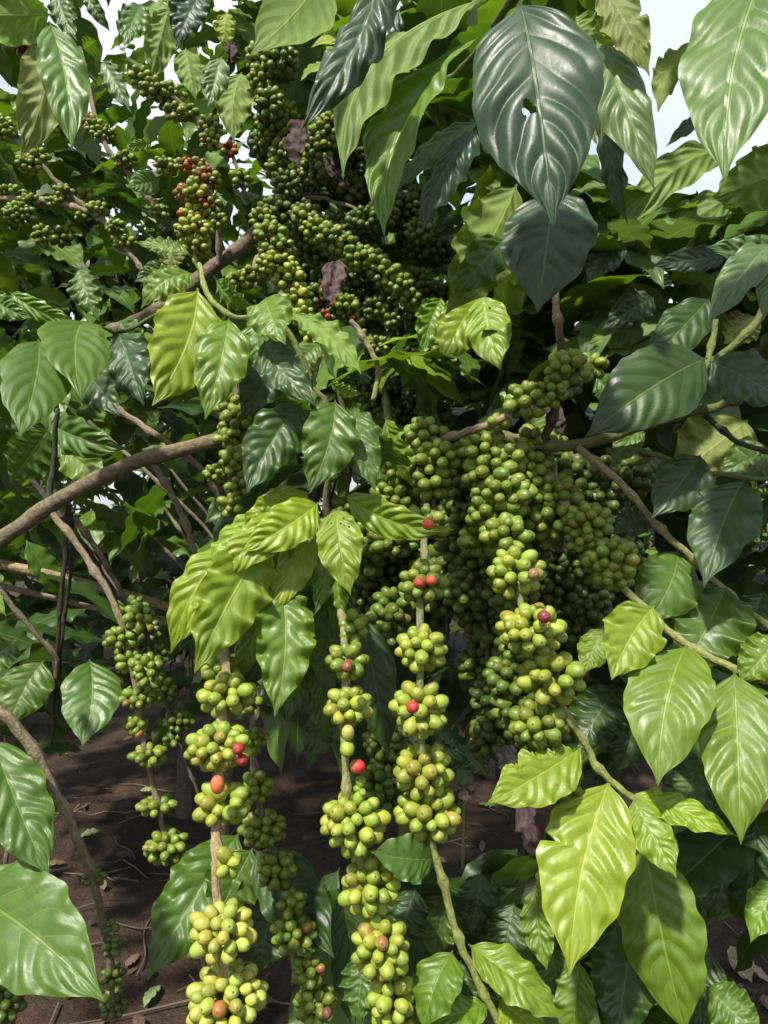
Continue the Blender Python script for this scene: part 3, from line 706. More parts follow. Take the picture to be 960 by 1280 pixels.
L(s6, 945, 1030, .74, 930, 1160, .72, 70, 'd', 15)
L(s6, 910, 1030, .76, 885, 1150, .74, 80, 'd', -15)
L(s6, 872, 960, .74, 843, 1045, .72, 62, 'p', -10)
L(s6, 772, 858, .76, 722, 945, .72, 82, 'd', 12)
L(s6, 795, 888, .74, 772, 965, .72, 62, 'd', -15)
L(s6, 985, 1100, .62, 938, 1178, .60, 50, 'yg', 10)
L(s5, 542, 1073, .57, 462, 1064, .54, 60, 'g', 8, arch=.10, wave=.04, quilt=.012)
L(s5, 566, 1188, .57, 528, 1290, .54, 64, 'yg', 25, arch=.14)
L(s5, 585, 1180, .58, 706, 1276, .55, 58, 'yg', -22, arch=.12)
L(s5, 576, 1200, .60, 558, 1300, .57, 66, 'd', -4, fold=.4)
L(s5, 612, 1258, .57, 518, 1298, .54, 44, 'yg', 25, arch=.1)
L(s5, 622, 1248, .58, 690, 1308, .55, 46, 'y', -20)
L(s5, 520, 1110, .68, 498, 1190, .66, 56, 'd', 12)
L(s5, 602, 1090, .70, 588, 1166, .68, 54, 'd', -10)
L(s5, 642, 1128, .68, 628, 1206, .66, 62, 'd', 8)
L(s5, 660, 1150, .7, 640, 1260, .66, 66, 'g', -18)
L(s5, 724, 1200, .66, 715, 1310, .64, 54, 'yg', 18)
L(s5, 690, 1180, .68, 700, 1280, .66, 60, 'g', 0)
L(s5, 560, 1110, .72, 540, 1200, .70, 60, 'g', 0)
L(s6, 882, 1232, .66, 955, 1300, .62, 64, 'g', -6)
L(s6, 890, 1190, .70, 870, 1290, .68, 56, 'd', 0)
L(sh4, 884, 447, .68, 732, 546, .64, 108, 'd', 6, quilt=.018, wave=.02)
L(sh4, 886, 452, .67, 985, 508, .63, 72, 'b', -20, arch=.1)
L(sh4, 876, 568, .72, 814, 648, .68, 72, 'd', 5, quilt=.018)
L(sh4, 803, 534, .73, 764, 585, .71, 36, 'g', 8)
L(sh4, 935, 525, .80, 842, 596, .78, 100, 'o', 15, flip=True)
L(sh4, 960, 560, .78, 900, 590, .77, 60, 'g', 10)
L(sh4, 905, 610, .72, 870, 628, .72, 40, 'g', 30)
L(sh4, 660, 520, .82, 700, 560, .80, 50, 'yg', 10, flip=True)
L(br3, 745, 470, .75, 790, 510, .73, 40, 'g', 10)
withered(s6, 650, 985, .66, 676, 1078, .64, 22, (.055, .033, .032), 'shrivelled purplish brown leaf hanging by torn leaf', 1)
withered(s6, 628, 930, .70, 640, 985, .68, 22, (.02, .018, .022), 'shrivelled black leaf', 2)
withered(s5, 556, 1000, .60, 592, 996, .60, 14, (.04, .025, .025), None, 3)
withered(cb, 683, 500, .74, 705, 545, .73, 14, (.08, .045, .045), None, 4)

# ================================================================== TREE E : upper middle / left, behind
te = thing('coffee_tree', 'coffee tree behind, upper left, its dense strings partly turned red, with slanting bare brown limb', 'coffee tree', (-.20, 1.9, 0))
branch(te, [(262, 1326, 1.9), (276, 1060, 1.85), (300, 850, 1.75), (385, 650, 1.6), (420, 480, 1.4), (400, 300, 1.16), (384, 212, 1.06)], .020, .0075, BROWN, BROWN, name='trunk', nodes=.1)
ul = branch(te, [(384, 212, 1.06), (350, 258, 1.03), (326, 284, 1.02), (298, 312, 1.0), (270, 332, 1.0), (225, 368, .98), (190, 392, .98), (150, 410, 1.0), (90, 430, 1.05)], .0105, .0075, (.12, .08, .055), BROWN, name='limb', nodes=.12, gap=.07)
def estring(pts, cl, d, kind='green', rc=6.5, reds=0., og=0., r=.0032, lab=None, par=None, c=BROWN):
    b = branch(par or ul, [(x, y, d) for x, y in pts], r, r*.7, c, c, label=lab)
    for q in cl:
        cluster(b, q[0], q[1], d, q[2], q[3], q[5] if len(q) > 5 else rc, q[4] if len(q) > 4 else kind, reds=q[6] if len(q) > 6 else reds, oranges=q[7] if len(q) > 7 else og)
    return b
estring([(322, 60), (335, 120), (345, 190), (350, 240)], [(320, 72, 15, 20), (328, 98, 18, 18), (338, 124, 20, 20), (346, 150, 21, 18), (340, 172, 20, 18), (352, 190, 18, 18), (346, 212, 16, 14), (360, 142, 14, 16)], 1.02)
estring([(440, 110), (425, 150), (405, 185)], [(436, 128, 20, 18), (424, 150, 22, 18), (410, 166, 24, 18), (398, 186, 22, 18), (428, 174, 18, 18), (405, 205, 14, 12)], .98, rc=6.8)
estring([(160, 90), (215, 120), (262, 170), (290, 195), (310, 250)], [(176, 96, 16, 13), (192, 112, 18, 15), (212, 120, 20, 18), (220, 140, 16, 12), (236, 140, 14, 12), (262, 158, 16, 14, 'green', 5.8, .35), (262, 176, 16, 12, 'green', 5.8, .15), (285, 188, 13, 11, 'green', 5.8, .8), (302, 224, 16, 13)], .95, lab='slanting string with a few red cherries near its end')
er = estring([(200, 205), (240, 205), (255, 240), (250, 290), (243, 318), (256, 355)], [(206, 208, 15, 12, 'green', 5.5), (230, 206, 12, 9, 'green', 5.5, .5), (244, 210, 18, 12, 'green', 5.8, .7), (258, 224, 20, 14, 'green', 6, .35, .3), (244, 244, 26, 15, 'lime', 7, .25, .45), (262, 256, 16, 16, 'green', 6, .5), (238, 268, 16, 14, 'lime', 6.6, .15, .2), (242, 288, 24, 17, 'lime', 7, 0, .05), (246, 308, 20, 14, 'lime', 6.5), (272, 275, 12, 12, 'green', 5.5)], .88, c=LIME, lab='string crowded with red, orange and green cherries')
estring([(330, 260), (345, 300), (360, 350), (378, 400)], [(328, 274, 18, 14), (338, 292, 22, 16, 'green', 7, .02, .1), (345, 310, 24, 16, 'green', 7, .05, .2), (346, 332, 26, 18, 'lime', 7), (362, 350, 22, 18, 'lime', 7.2), (372, 372, 17, 16, 'lime', 7.2), (380, 396, 16, 16, 'lime', 7), (388, 420, 15, 12, 'lime', 7), (300, 350, 18, 12), (318, 342, 16, 12)], .90, lab='string of yellow-green cherries below the slanting limb')
estring([(370, 262), (440, 300), (510, 360)], [(380, 270, 17, 15), (394, 288, 20, 18), (412, 298, 22, 20), (430, 308, 22, 18), (447, 322, 22, 18), (466, 326, 20, 16), (482, 342, 22, 18), (498, 356, 20, 16), (512, 372, 16, 14)], .96, rc=7)
estring([(420, 200), (470, 240), (530, 290)], [(434, 208, 22, 20), (455, 222, 22, 20), (430, 238, 22, 18), (452, 252, 24, 20), (474, 246, 20, 18), (480, 272, 22, 20), (504, 262, 20, 18), (512, 284, 20, 18), (530, 275, 14, 14), (462, 196, 18, 16), (500, 236, 16, 16)], 1.10, 'mid', 6)
estring([(400, 350), (430, 380), (460, 440)], [(396, 370, 18, 16, 'mid', 6, .2), (420, 362, 16, 14, 'mid', 6, .15), (430, 382, 22, 16, 'green', 6.5, .12), (442, 402, 16, 14, 'green', 6.5, .2), (452, 425, 16, 14, 'green', 7), (408, 398, 16, 12, 'dark', 6, .3), (470, 385, 18, 16, 'mid', 6), (490, 400, 14, 12, 'mid', 6), (472, 432, 16, 14, 'mid', 6)], .98, par=te)
estring([(510, 440), (540, 500), (560, 540)], [(508, 452, 22, 18), (528, 462, 18, 16), (512, 478, 22, 18), (535, 488, 22, 20), (545, 510, 20, 16), (520, 505, 22, 16), (500, 500, 18, 16), (486, 470, 16, 16), (552, 480, 14, 14, 'mid', 6, .15)], 1.12, 'dark', 6.2, par=te)
estring([(420, 480), (440, 560), (430, 640)], [(352, 450, 16, 14), (410, 462, 16, 12, 'lime', 7), (450, 480, 14, 12), (480, 530, 18, 16), (500, 530, 16, 16)], 1.05, 'mid', 6.3, par=te)
branch(te, [(438, 400, .82), (455, 425, .82), (470, 452, .82), (474, 470, .82), (466, 500, .82)], .0030, .0028, TAN, LIME, name='twig')
branch(te, [(330, 310, 1.0), (318, 330, .98), (320, 360, .96)], .003, .002, TAN, TAN, name='twig')
branch(te, [(273, 330, .99), (273, 280, .97), (262, 260, .95)], .004, .003, (.17, .12, .10), TAN, name='twig')
branch(ul, [(380, 245, 1.04), (410, 250, 1.02), (450, 262, 1.0)], .003, .002, TAN, BROWN, name='twig')
withered(te, 380, 150, .95, 376, 215, .93, 22, (.05, .03, .024), 'shrivelled dark leaf caught on the slanting limb', 5)
withered(te, 405, 195, .92, 440, 238, .92, 12, (.05, .03, .026), None, 6)
withered(te, 424, 325, .86, 410, 385, .84, 20, (.075, .045, .042), 'shrivelled purplish leaf', 7)
withered(te, 290, 56, .9, 284, 82, .88, 14, (.05, .024, .03), None, 8)
def crop(tree, poly, n, d0, d1, r0, r1, rc, kinds, seed):
    r = np.random.default_rng(seed); keep = COL; xs = [q[0] for q in poly]; ys = [q[1] for q in poly]
    g = Geo(); k = 0
    while k < n:
        x, y = r.uniform(min(xs), max(xs)), r.uniform(min(ys), max(ys))
        if not inpoly(x, y, poly): continue
        d = r.uniform(d0, d1); o = cluster(tree, x, y, d, r.uniform(r0, r1), r.uniform(r0, r1)*.85, rc*r.uniform(.95, 1.1), kinds[r.integers(len(kinds))], into=g); k += 1
    return link('cherry_clusters', g.mesh('cherry_clusters', M_CH, ORG[tree.name]), tree, ORG[tree.name], None, 'stuff')
crop(te, [(318, 60), (360, 60), (380, 200), (450, 130), (475, 190), (560, 280), (560, 400), (560, 545), (480, 545), (440, 440), (390, 420), (330, 300)], 74, .98, 1.12, 19, 26, 6.8, ['mid', 'mid', 'dark', 'green'], 41)
crop(te, [(0, 140), (120, 140), (330, 330), (330, 420), (200, 330), (0, 320)], 14, 1.1, 1.5, 12, 18, 6.3, ['green', 'mid'], 42)
crop(ta, [(505, 540), (600, 560), (700, 545), (790, 580), (800, 660), (745, 740), (700, 800), (680, 920), (610, 940), (590, 820), (450, 780), (450, 640)], 46, .86, 1.0, 26, 34, 10.5, ['mid', 'dark', 'green'], 43)
crop(ta, [(570, 545), (680, 540), (735, 570), (740, 640), (690, 700), (600, 690)], 6, .72, .78, 26, 32, 11.5, ['green', 'green', 'lime'], 44)
# thin bare twigs upper left
tw1 = branch(te, [(-40, 240, 1.1), (0, 247, 1.1), (60, 252, 1.1), (118, 268, 1.1), (140, 290, 1.1), (165, 320, 1.1), (186, 350, 1.1), (192, 385, 1.05)], .0045, .003, TAN, TAN, label='pale bare twig with tiny sparse clusters')
tw2 = branch(te, [(36, 185, 1.1), (60, 215, 1.1), (90, 245, 1.1), (118, 268, 1.1)], .0035, .003, BROWN, BROWN)
tw3 = branch(te, [(100, 60, 1.15), (128, 172, 1.05), (160, 215, 1.05), (185, 248, 1.05), (200, 268, 1.05)], .0035, .003, BROWN, BROWN)
for b, x, y, rx, ry in [(tw1, 15, 240, 18, 8), (tw1, 38, 250, 14, 8), (tw1, 70, 253, 14, 8), (tw1, 122, 262, 15, 10), (tw1, 145, 284, 14, 10), (tw1, 158, 302, 14, 9), (tw1, 26, 268, 20, 16), (tw1, 54, 294, 14, 14), (tw2, 44, 192, 12, 8), (tw2, 80, 240, 14, 10), (tw2, 36, 206, 16, 12), (tw3, 118, 158, 12, 14), (tw3, 130, 168, 16, 12), (tw3, 156, 200, 16, 12), (tw3, 180, 236, 9, 8), (tw3, 200, 265, 13, 11), (tw2, 6, 160, 14, 16), (tw1, 100, 270, 10, 8)]:
    cluster(b, x, y, 1.09, rx, ry, 5.3, 'green')
cluster(tw3, 112, 152, 1.05, 10, 12, 6, 'green', reds=.95)
gn = branch(te, [(-30, 20, .8), (0, 30, .8), (20, 45, .8), (30, 70, .82)], .0035, .002, BROWN, BROWN)
cluster(gn, 6, 44, .78, 14, 22, 9, 'green'); cluster(gn, 26, 60, .8, 18, 9, 8, 'green', reds=1.0)
# leaves upper left
L(tw3, 64, 18, .78, -60, 18, .74, 72, 'yg', 10, flip=True)
L(tw3, 60, 48, .80, 26, 198, .76, 68, 'o', -6, flip=True)
L(tw3, 62, 28, .70, 90, 190, .66, 64, 'g', -4, fold=.22, quilt=.017)
L(tw3, 70, -15, .80, 97, 52, .78, 34, 'g', 12)
L(tw3, 106, -10, 1.2, 138, 40, 1.2, 20, 'g', 10)
L(tw3, 128, 75, 1.0, 165, 142, .98, 30, 'p', 14)
L(tw3, 105, 62, 1.0, 120, 50, 1.0, 26, 'yg', 30)
L(ul, 212, 10, 1.0, 188, 104, .98, 44, 'yg', -8, flip=True)
L(ul, 178, 5, 1.05, 155, 60, 1.0, 40, 'g', 20)
L(ul, 252, -8, .9, 220, 60, .88, 44, 'b', 25)
L(ul, 284, 15, 1.0, 284, 64, 1.0, 28, 'y', 5, flip=True)
L(ul, 277, 70, 1.0, 260, 134, .98, 36, 'p', 10)
L(ul, 302, 90, 1.08, 292, 178, 1.05, 52, 'yg', 6, flip=True)
L(ul, 232, 60, 1.1, 245, 125, 1.08, 40, 'yg', -10, flip=True)
L(ul, 200, 225, 1.05, 160, 235, 1.0, 34, 'p', 14)
L(ul, 190, 180, 1.0, 155, 185, .98, 16, 'yg', 10)
L(ul, 218, 300, 1.0, 205, 340, .98, 34, 'o', 5, flip=True)
L(ul, 210, 330, .95, 168, 352, .93, 28, 'p', 5)

# ================================================================== TREE D : overhanging top right
td_ = thing('coffee_tree', 'coffee tree overhanging the top right with large dark glossy leaves and no visible fruit', 'coffee tree', (.95, .95, 0))
branch(td_, [(1411, 2012, .95), (1400, 1200, .93), (1360, 500, .88), (1250, 60, .80), (1080, -160, .70)], .024, .011, BROWN, BROWN, name='trunk', nodes=.1)
tl = branch(td_, [(1080, -160, .70), (900, -130, .64), (700, -60, .60), (560, -60, .60), (430, -90, .56), (340, -110, .50)], .009, .004, BROWN, GREEN, name='limb')
tr = branch(td_, [(1250, 60, .80), (1080, 180, .74), (980, 300, .72), (950, 395, .72), (900, 445, .72), (870, 468, .72)], .0075, .0035, BROWN, GREEN, name='limb', label='dark stem slanting down from the right edge')
t3 = branch(td_, [(700, -60, .60), (640, 0, .66), (600, 60, .75), (550, 100, .82), (470, 60, .8)], .004, .0025, GREEN, GREEN, name='twig')
L(tl, 402, -35, .42, 312, 70, .38, 90, 'yg', 12, flip=True, quilt=.002, wave=.01)
L(tl, 475, -30, .54, 376, 165, .50, 64, 'b', 30, twist=1.3, arch=.06, bend=-.08, curl=.8)
L(tl, 500, 10, .62, 436, 98, .60, 50, 'b', 12)
L(tl, 606, -2, .60, 428, 222, .56, 58, 'yg', 48, bend=.16, twist=.4, fold=.5, flip=True)
L(tl, 604, 42, .60, 482, 300, .56, 62, 'yg', 45, bend=.14, twist=.5, fold=.5)
L(tl, 600, 150, .64, 492, 242, .62, 30, 'p', 30)
L(tl, 598, 160, .62, 528, 292, .60, 48, 'b', 40, curl=.8)
L(tl, 650, 2, .52, 692, 284, .46, 172, 'b', -3, nu=200, nv=30, fold=.05, droop=.2, wave=.035, arch=.09, quilt=.024, twist=.1, holes=[(.585, .16, .028, .11)], nw=3, label='largest dark glossy leaf at top with one small hole')
L(tl, 693, 236, .60, 672, 392, .55, 124, 'b', 4, quilt=.024, wave=.04, fold=.06)
L(tl, 646, 230, .76, 556, 394, .72, 92, 'yg', -10, flip=True)
L(tl, 630, 298, .72, 566, 370, .70, 56, 'g', -15)
L(tl, 600, 370, .88, 552, 458, .84, 64, 'y', 5)
L(tl, 552, 372, .9, 528, 442, .88, 44, 'yg', -10)
L(tl, 603, 368, .86, 626, 464, .82, 62, 'y', 4)
L(tl, 570, 440, .95, 560, 490, .93, 60, 'd', 4)
L(tl, 752, -20, .60, 812, 96, .58, 54, 'o', -20, flip=True)
L(tl, 745, 50, .62, 818, 240, .58, 66, 'p', -24, arch=.08)
L(tl, 752, 115, .66, 786, 280, .64, 36, 'd', 40, curl=1.0)
L(tl, 735, 100, .72, 745, 180, .70, 50, 'o', 20, flip=True)
L(tl, 720, 20, .75, 742, 60, .74, 50, 'yg', 20, flip=True)
L(tr, 868, 50, .95, 822, 140, .93, 40, 'yg', 30, flip=True)
L(tr, 970, -60, .52, 906, 232, .46, 140, 'g', 8, fold=.1, wave=.04, quilt=.015, arch=.04, label='big pale green leaf hanging at the top right corner')
L(tr, 884, 143, .9, 832, 184, .88, 20, 'd', 20)
L(tr, 920, 186, .88, 762, 302, .84, 52, 'yg', 12, flip=True, bend=.08)
L(tr, 925, 240, .86, 792, 326, .84, 56, 'g', 15, flip=True)
L(tr, 1000, 205, .80, 886, 250, .78, 84, 'yg', -6, flip=True)
L(tr, 938, 275, .9, 826, 314, .88, 40, 'yg', 12, flip=True)
L(tr, 908, 322, .78, 812, 334, .76, 34, 'b', 25)
L(tr, 982, 312, .74, 880, 308, .70, 46, 'p', 14)
L(tr, 966, 305, .66, 882, 412, .62, 52, 'p', 20, arch=.12)
L(tr, 972, 315, .64, 954, 402, .62, 34, 'p', 15)
L(tr, 818, 372, .80, 752, 412, .78, 46, 'b', 8)
L(tr, 888, 372, .76, 806, 460, .72, 62, 'd', 8)
L(tr, 778, 300, .80, 734, 356, .78, 46, 'b', 20)
L(tr, 800, 415, .82, 735, 430, .80, 44, 'yg', 20, flip=True)
L(tr, 930, 200, .9, 960, 300, .9, 50, 'yg', 10, flip=True)
L(tr, 945, 395, .8, 905, 430, .8, 50, 'o', 10, flip=True)

# ================================================================== filler foliage
R_ = lambda x0, y0, x1, y1: [(x0, y0), (x1, y0), (x1, y1), (x0, y1)]
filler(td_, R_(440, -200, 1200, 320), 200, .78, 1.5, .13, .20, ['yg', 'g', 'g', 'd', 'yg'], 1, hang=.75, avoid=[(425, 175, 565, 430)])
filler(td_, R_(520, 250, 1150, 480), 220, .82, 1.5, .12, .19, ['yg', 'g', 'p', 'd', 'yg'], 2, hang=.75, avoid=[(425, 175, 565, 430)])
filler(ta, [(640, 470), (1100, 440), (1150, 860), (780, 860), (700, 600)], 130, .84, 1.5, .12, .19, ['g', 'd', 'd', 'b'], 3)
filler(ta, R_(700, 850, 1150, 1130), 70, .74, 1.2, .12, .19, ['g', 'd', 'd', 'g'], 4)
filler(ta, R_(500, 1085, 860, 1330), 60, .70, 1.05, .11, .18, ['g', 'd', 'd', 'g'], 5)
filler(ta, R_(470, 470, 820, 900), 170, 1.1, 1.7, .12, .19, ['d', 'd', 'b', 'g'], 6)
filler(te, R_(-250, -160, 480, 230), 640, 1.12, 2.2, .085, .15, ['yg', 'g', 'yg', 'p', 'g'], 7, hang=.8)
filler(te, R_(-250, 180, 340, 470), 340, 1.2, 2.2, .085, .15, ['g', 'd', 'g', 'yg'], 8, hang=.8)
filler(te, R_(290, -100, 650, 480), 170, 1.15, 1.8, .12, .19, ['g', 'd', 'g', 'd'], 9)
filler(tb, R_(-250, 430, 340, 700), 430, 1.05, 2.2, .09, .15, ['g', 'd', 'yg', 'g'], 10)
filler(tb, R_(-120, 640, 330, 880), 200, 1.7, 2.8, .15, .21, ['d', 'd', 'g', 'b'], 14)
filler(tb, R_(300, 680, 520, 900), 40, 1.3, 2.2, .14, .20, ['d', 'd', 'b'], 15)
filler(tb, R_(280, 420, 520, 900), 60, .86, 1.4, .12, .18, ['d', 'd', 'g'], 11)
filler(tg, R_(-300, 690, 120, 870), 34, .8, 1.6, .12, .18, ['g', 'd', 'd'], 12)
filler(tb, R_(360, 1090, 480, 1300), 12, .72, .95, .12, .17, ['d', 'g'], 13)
# unseen crown leaves, added above the frame to shade the laden branches
def canopy(tree, x0, x1, y0, y1, z0, z1, n, seed):
    r = np.random.default_rng(seed); out = POOL.setdefault(tree.name, [])
    for _ in range(n):
        B = np.array([r.uniform(x0, x1), r.uniform(y0, y1), r.uniform(z0, z1)])
        az = r.uniform(0, 6.28); pit = r.uniform(-.1, .9); ax = np.array([math.cos(az)*math.cos(pit), math.sin(az)*math.cos(pit), -math.sin(pit)])
        Lf = r.uniform(.13, .2)
        # keep the view open: only above the frame
        if max(B[2]-CAMZ, (B+ax*Lf)[2]-CAMZ)*F/max(.2, B[1]) < 700 and B[1] > .1: continue
        out.append((B, B+ax*Lf, Lf*.45, np.array([r.normal()*.3, r.normal()*.3, 1.]), ['g', 'yg', 'd'][r.integers(3)], int(r.integers(1e6)), .01))
canopy(td_, -.05, 1.0, .5, 1.3, 1.95, 2.7, 25, 21)
canopy(te, -1.0, .2, .9, 2.2, 2.2, 3.2, 130, 22)
filler(td_, R_(400, 20, 650, 480), 90, .85, 1.25, .07, .12, ['yg', 'p', 'g', 'yg', 'y'], 16, hang=.8, avoid=[(425, 175, 565, 430)])
filler(td_, R_(640, 220, 1000, 480), 120, .78, 1.2, .08, .13, ['yg', 'p', 'g', 'yg', 'y'], 17, hang=.8)
for t_ in (ta, tb, td_, te, tg): shed(t_)

# ================================================================== background trees
def bgtree(x, y, h, rad, nb, npair, label, seed, near, zmin=.55, kinds=('g', 'd', 'd', 'g', 'g', 'yg'), group=None, ll=(.15, .22)):
    r = np.random.default_rng(seed)
    root = thing('coffee_tree', label, 'coffee tree', (x, y, gz(x, y)-.03), group)
    O = ORG[root.name]
    tp = np.array([[x, y, O[2]], [x+r.normal()*.05, y+r.normal()*.05, h*.35], [x+r.normal()*.12, y+r.normal()*.12, h*.7], [x+r.normal()*.15, y+r.normal()*.15, h*.95]])
    tpath = catmull(tp, 10); g = Geo(); g.add(*tube_geo(tpath, .035, .010, (.09, .07, .05), (.07, .05, .035), 10, .05, seed))
    link('trunk', g.mesh('trunk', M_BARK, O), root, O)
    out = POOL.setdefault(root.name, [])
    npair = int(npair*1.6)
    for b in range(nb):
        s = r.uniform(.18, 1.0)**.8; p0 = tpath[int(s*(len(tpath)-1))]
        az = r.uniform(0, 6.28); ln = rad*r.uniform(.6, 1.15)*(1.1-.35*s); up = r.uniform(.15, .45)*ln; dr = r.uniform(.1, .75)*ln
        dv = np.array([math.cos(az), math.sin(az), 0])
        pts = np.array([p0, p0+dv*ln*.45+[0, 0, up], p0+dv*ln*.8+[0, 0, up*.6-dr*.3], p0+dv*ln+[0, 0, up*.2-dr]])
        pts[:, 2] = np.maximum(pts[:, 2], zmin*.9)
        pa = catmull(pts, 6); g = Geo(); g.add(*tube_geo(pa, .010, .0035, (.10, .075, .05), (.10, .10, .04), 6, .15, seed+b))
        link('branch', g.mesh('branch', M_BARK, p0), root, p0)
        for i in range(npair):
            q = r.uniform(.25, 1.0); c = pa[int(q*(len(pa)-1))]+r.normal(size=3)*.05
            a2 = az+(1 if i % 2 else -1)*r.uniform(.5, 1.5); pit = r.uniform(.0, 1.2)
            ax = np.array([math.cos(a2)*math.cos(pit), math.sin(a2)*math.cos(pit), -math.sin(pit)]); Lf = r.uniform(*ll)
            T = c+ax*Lf
            if min(c[2], T[2]) < zmin: continue
            bad = False
            for qq in (c, (c+T)/2, T):
                px, py = 480+qq[0]/qq[1]*F, 640-(qq[2]-CAMZ)/qq[1]*F
                for (x0, y0, x1, y1) in SKY:
                    if x0 < px < x1 and y0 < py < y1: bad = True
            if bad: continue
            out.append((c, T, Lf*r.uniform(.38, .5), np.array([r.normal()*.3, r.normal()*.3, 1.]), kinds[r.integers(len(kinds))], int(r.integers(1e6)), Lf/c[1]))
    shed(root, 100 if near else 0, 10, 2)
    return root
G1 = 'coffee trees in the row behind'
bgtree(-.93, 3.45, 3.0, 1.0, 26, 26, 'dark coffee tree in the row behind with its bare trunk visible between hanging cherry strings', 301, True, .62)
bgtree(-2.35, 3.7, 3.2, 1.1, 26, 26, 'dark leafy coffee tree behind at far left under the arching limb', 302, True, .62)
bgtree(-1.72, 3.05, 2.9, 1.0, 26, 26, 'dark coffee tree of the row behind nearest to the dry poles', 306, True, .58)
bgtree(-.35, 4.4, 3.2, 1.1, 26, 26, 'shaded coffee tree farther back between the two left rows', 307, True, .6)
bgtree(.55, 3.9, 3.1, 1.1, 26, 26, 'shaded coffee tree in the row behind the densest cherry clusters', 303, True, .7)
bgtree(1.9, 3.6, 2.2, 1.0, 24, 24, 'low coffee tree in the row behind, at right under the patch of sky', 304, True, .6)
fl = 'distant leafy coffee tree of the plantation seen through gaps'
for i, (x, y, h) in enumerate([(-4.2, 5.2, 3.6), (-2.7, 6.0, 3.8), (-1.2, 6.4, 3.6), (.4, 6.6, 3.5), (1.9, 6.2, 2.7), (3.3, 5.6, 2.6), (-5.0, 8.5, 4.2), (-2.4, 9.2, 4.4), (0, 9.5, 4.2), (2.3, 9.0, 3.2), (4.8, 8.4, 3.2)]):
    bgtree(x, y, h, 1.25, 22, 26, fl, 310+i, False, .5, group='distant coffee trees of the plantation', ll=(.19, .29))
# short leafy sapling in mid distance (pale bluish leaves by the ground)
sp_ = thing('coffee_seedling', 'small bluish-green coffee seedling on the soil behind the drooping strings', 'seedling', tuple(P(578, 1085, 2.92)))
ORG[sp_.name] = P(578, 1085, 2.92)
ss = branch(sp_, [(578, 1085, 2.92), (580, 1000, 2.9), (576, 920, 2.9)], .006, .004, GREEN, GREEN, name='stem')
for a in [(575, 918, 545, 955, 46), (578, 920, 612, 972, 42), (577, 925, 578, 990, 36), (574, 915, 545, 915, 34), (580, 915, 610, 925, 34)]:
    L(ss, a[0], a[1], 2.9, a[2], a[3], 2.8, a[4], 'd', 0)

# ================================================================== dry poles, litter, post
def pole(pts, r, col, label, seed):
    path = catmull([P(*p) for p in pts], 10); g = Geo(); g.add(*tube_geo(path, r, r*.8, col, col, 10, .06, seed, node_gap=.3))
    o = link('dry_pole', g.mesh('dry_pole', M_BARK, path[0]), None, path[0], label); o['category'] = 'pole'
pole([(-200, 660, 1.25), (0, 705, 1.3), (100, 728, 1.34), (215, 760, 1.4), (330, 800, 1.45)], .010, (.30, .22, .13), 'thicker straw-coloured dry pole leaning behind the arching limb', 1)
pole([(-200, 690, 1.3), (0, 732, 1.34), (110, 758, 1.38), (215, 780, 1.42), (330, 810, 1.46)], .006, (.26, .20, .13), 'thinner straw-coloured dry pole just below the thicker one', 2)

r = np.random.default_rng(77)
def fallen(x, y, Lf, col, label, cat='fallen leaf', group=None, mat=None, seed=0):
    z = gz(x, y)+.012; az = r.uniform(0, 6.28); ax = np.array([math.cos(az), math.sin(az), r.uniform(-.1, .15)])
    B = np.array([x, y, z]); g = Geo()
    g.add(*leaf_geo(B, B+ax*Lf, Lf*r.uniform(.35, .5), n=np.array([r.normal()*.25, r.normal()*.25, 1.]), arch=r.uniform(.03, .15), fold=r.uniform(.1, .6), wave=r.uniform(.05, .12), twist=r.uniform(-1, 1), curl=r.uniform(.2, 1.4), col=col, seed=seed, nu=16, nv=4))
    o = link('fallen_leaf', g.mesh('fallen_leaf', mat or M_DRY, B), None, B, label); o['category'] = cat
    if group: o['group'] = group
    return o
def gp(x, y):
    d = CAMZ/((y-640)/F); return (x-480)/F*d, d
for i in range(130):
    y = r.uniform(905, 1300); x = r.uniform(30, 960) if r.uniform() < .75 else r.uniform(880, 1000)
    X, Y = gp(x, y)
    fallen(X, Y, r.uniform(.04, .09), [(.07, .045, .032), (.11, .075, .05), (.05, .035, .03), (.15, .105, .07)][r.integers(4)], 'curled brown dead leaf lying on the dark soil', group='dead leaves littering the soil', seed=int(r.integers(1e6)))
for (x, y, Lf) in [(200, 1232, .10), (262, 960, .10), (100, 1050, .09), (175, 995, .08), (760, 960, .1), (620, 1010, .10)]:
    X, Y = gp(x, y); fallen(X, Y, Lf, (.15, .20, .09), 'pale green fallen leaf lying on the dark soil', group='pale green fallen leaves on the soil', mat=M_LEAF, seed=int(r.integers(1e6)))
for (x, y, Lf) in [(905, 1195, .16), (940, 1230, .15), (925, 1165, .14)]:
    X, Y = gp(x, y); fallen(X, Y, Lf, (.30, .22, .16), 'pale tan dry leaf on the soil at the lower right edge', group='tan dry leaves at the right edge', seed=int(r.integers(1e6)))
for i in range(110):
    y = r.uniform(930, 1300); x = r.uniform(40, 960); X, Y = gp(x, y); az = r.uniform(0, 6.28); ln = r.uniform(.08, .35)
    p = np.array([[X+math.cos(az)*ln*t+r.normal()*.008, Y+math.sin(az)*ln*t, 0] for t in (-.5, -.15, .2, .5)]); p[:, 2] = [gz(a, b)+.012 for a, b in p[:, :2]]
    g = Geo(); g.add(*tube_geo(catmull(p, 5), .0035, .002, (.12, .09, .065), (.10, .075, .055), 6, .2, i))
    o = link('fallen_twig', g.mesh('fallen_twig', M_BARK, p[0]), None, p[0], 'thin dry twig lying on the dark soil'); o['category'] = 'twig'; o['group'] = 'dry twigs littering the soil'

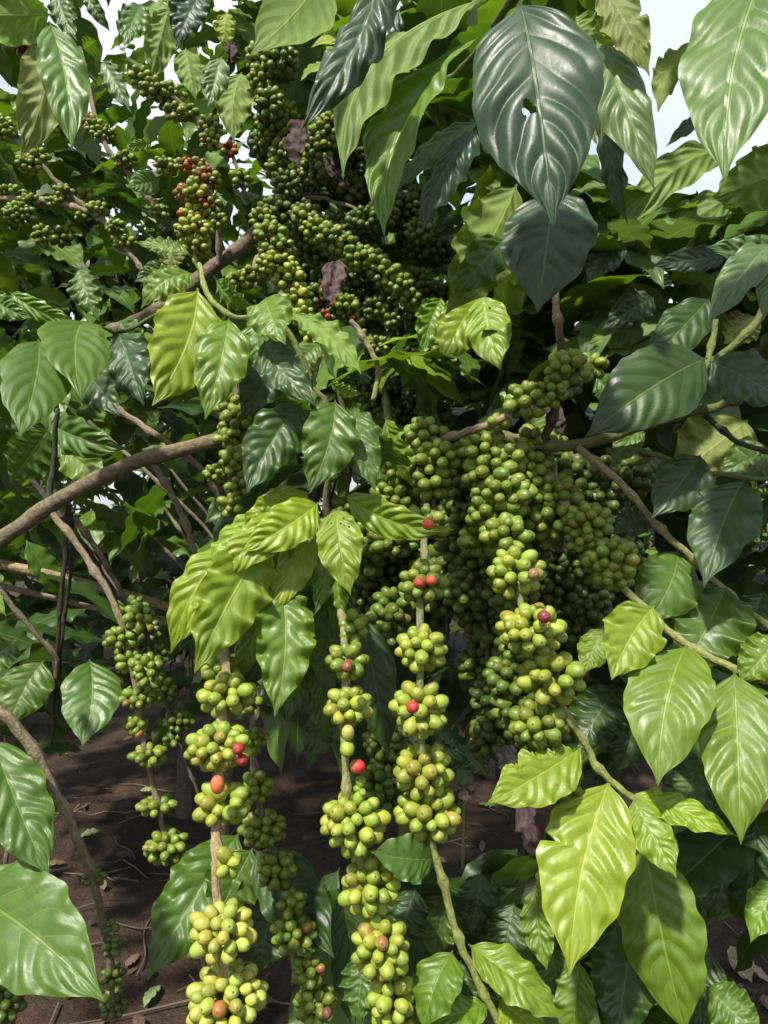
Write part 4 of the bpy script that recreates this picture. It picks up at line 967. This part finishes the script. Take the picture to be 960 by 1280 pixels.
# ------------------------------------------------------------------ light, camera
SUN_EL, SUN_AZ = math.radians(54), math.radians(207)     # azimuth clockwise from +Y: behind the camera, to the left
sd = Vector((math.sin(SUN_AZ)*math.cos(SUN_EL), math.cos(SUN_AZ)*math.cos(SUN_EL), math.sin(SUN_EL)))
w = bpy.data.worlds.new('World'); C.world = w; w.use_nodes = True
nt = w.node_tree; bg = nt.nodes['Background']; sky = nt.nodes.new('ShaderNodeTexSky')
sky.sky_type = 'NISHITA'; sky.sun_disc = False; sky.sun_elevation = SUN_EL; sky.sun_rotation = SUN_AZ
sky.air_density = 1.0; sky.dust_density = 2.5; sky.ozone_density = 1.0
tcw = nt.nodes.new('ShaderNodeTexCoord'); cn = nt.nodes.new('ShaderNodeTexNoise'); cn.inputs['Scale'].default_value = 2.2; cn.inputs['Detail'].default_value = 6
mr = nt.nodes.new('ShaderNodeMapRange'); mr.inputs[1].default_value = .36; mr.inputs[2].default_value = .62; mr.inputs[3].default_value = .2; mr.inputs[4].default_value = .95
mxw = nt.nodes.new('ShaderNodeMix'); mxw.data_type = 'RGBA'; mxw.inputs[7].default_value = (4.7, 5.1, 5.5, 1)     # bright thin cloud
nt.links.new(tcw.outputs['Generated'], cn.inputs['Vector']); nt.links.new(cn.outputs[0], mr.inputs[0]); nt.links.new(mr.outputs[0], mxw.inputs[0])
nt.links.new(sky.outputs[0], mxw.inputs[6]); nt.links.new(mxw.outputs[2], bg.inputs[0]); bg.inputs[1].default_value = .13
sl = bpy.data.lights.new('sun', 'SUN'); sl.energy = 5.0; sl.angle = math.radians(3.0); sl.color = (1, .95, .85)
so = bpy.data.objects.new('sun', sl); COL.objects.link(so); so.rotation_euler = (-sd).to_track_quat('-Z', 'Y').to_euler(); so.location = (0, 0, 6)
cam = bpy.data.cameras.new('camera'); co = bpy.data.objects.new('camera', cam); COL.objects.link(co)
co.location = tuple(CAM); co.rotation_euler = (math.radians(90), 0, 0)
cam.sensor_fit = 'VERTICAL'; cam.angle = 2*math.atan(640/F); cam.clip_start = .02; cam.clip_end = 500
C.camera = co
C.cycles.max_bounces = 6; C.cycles.diffuse_bounces = 3; C.cycles.glossy_bounces = 2; C.cycles.transmission_bounces = 3
C.view_settings.view_transform = 'Standard'; C.view_settings.look = 'None'; C.view_settings.exposure = .80; C.view_settings.gamma = 1
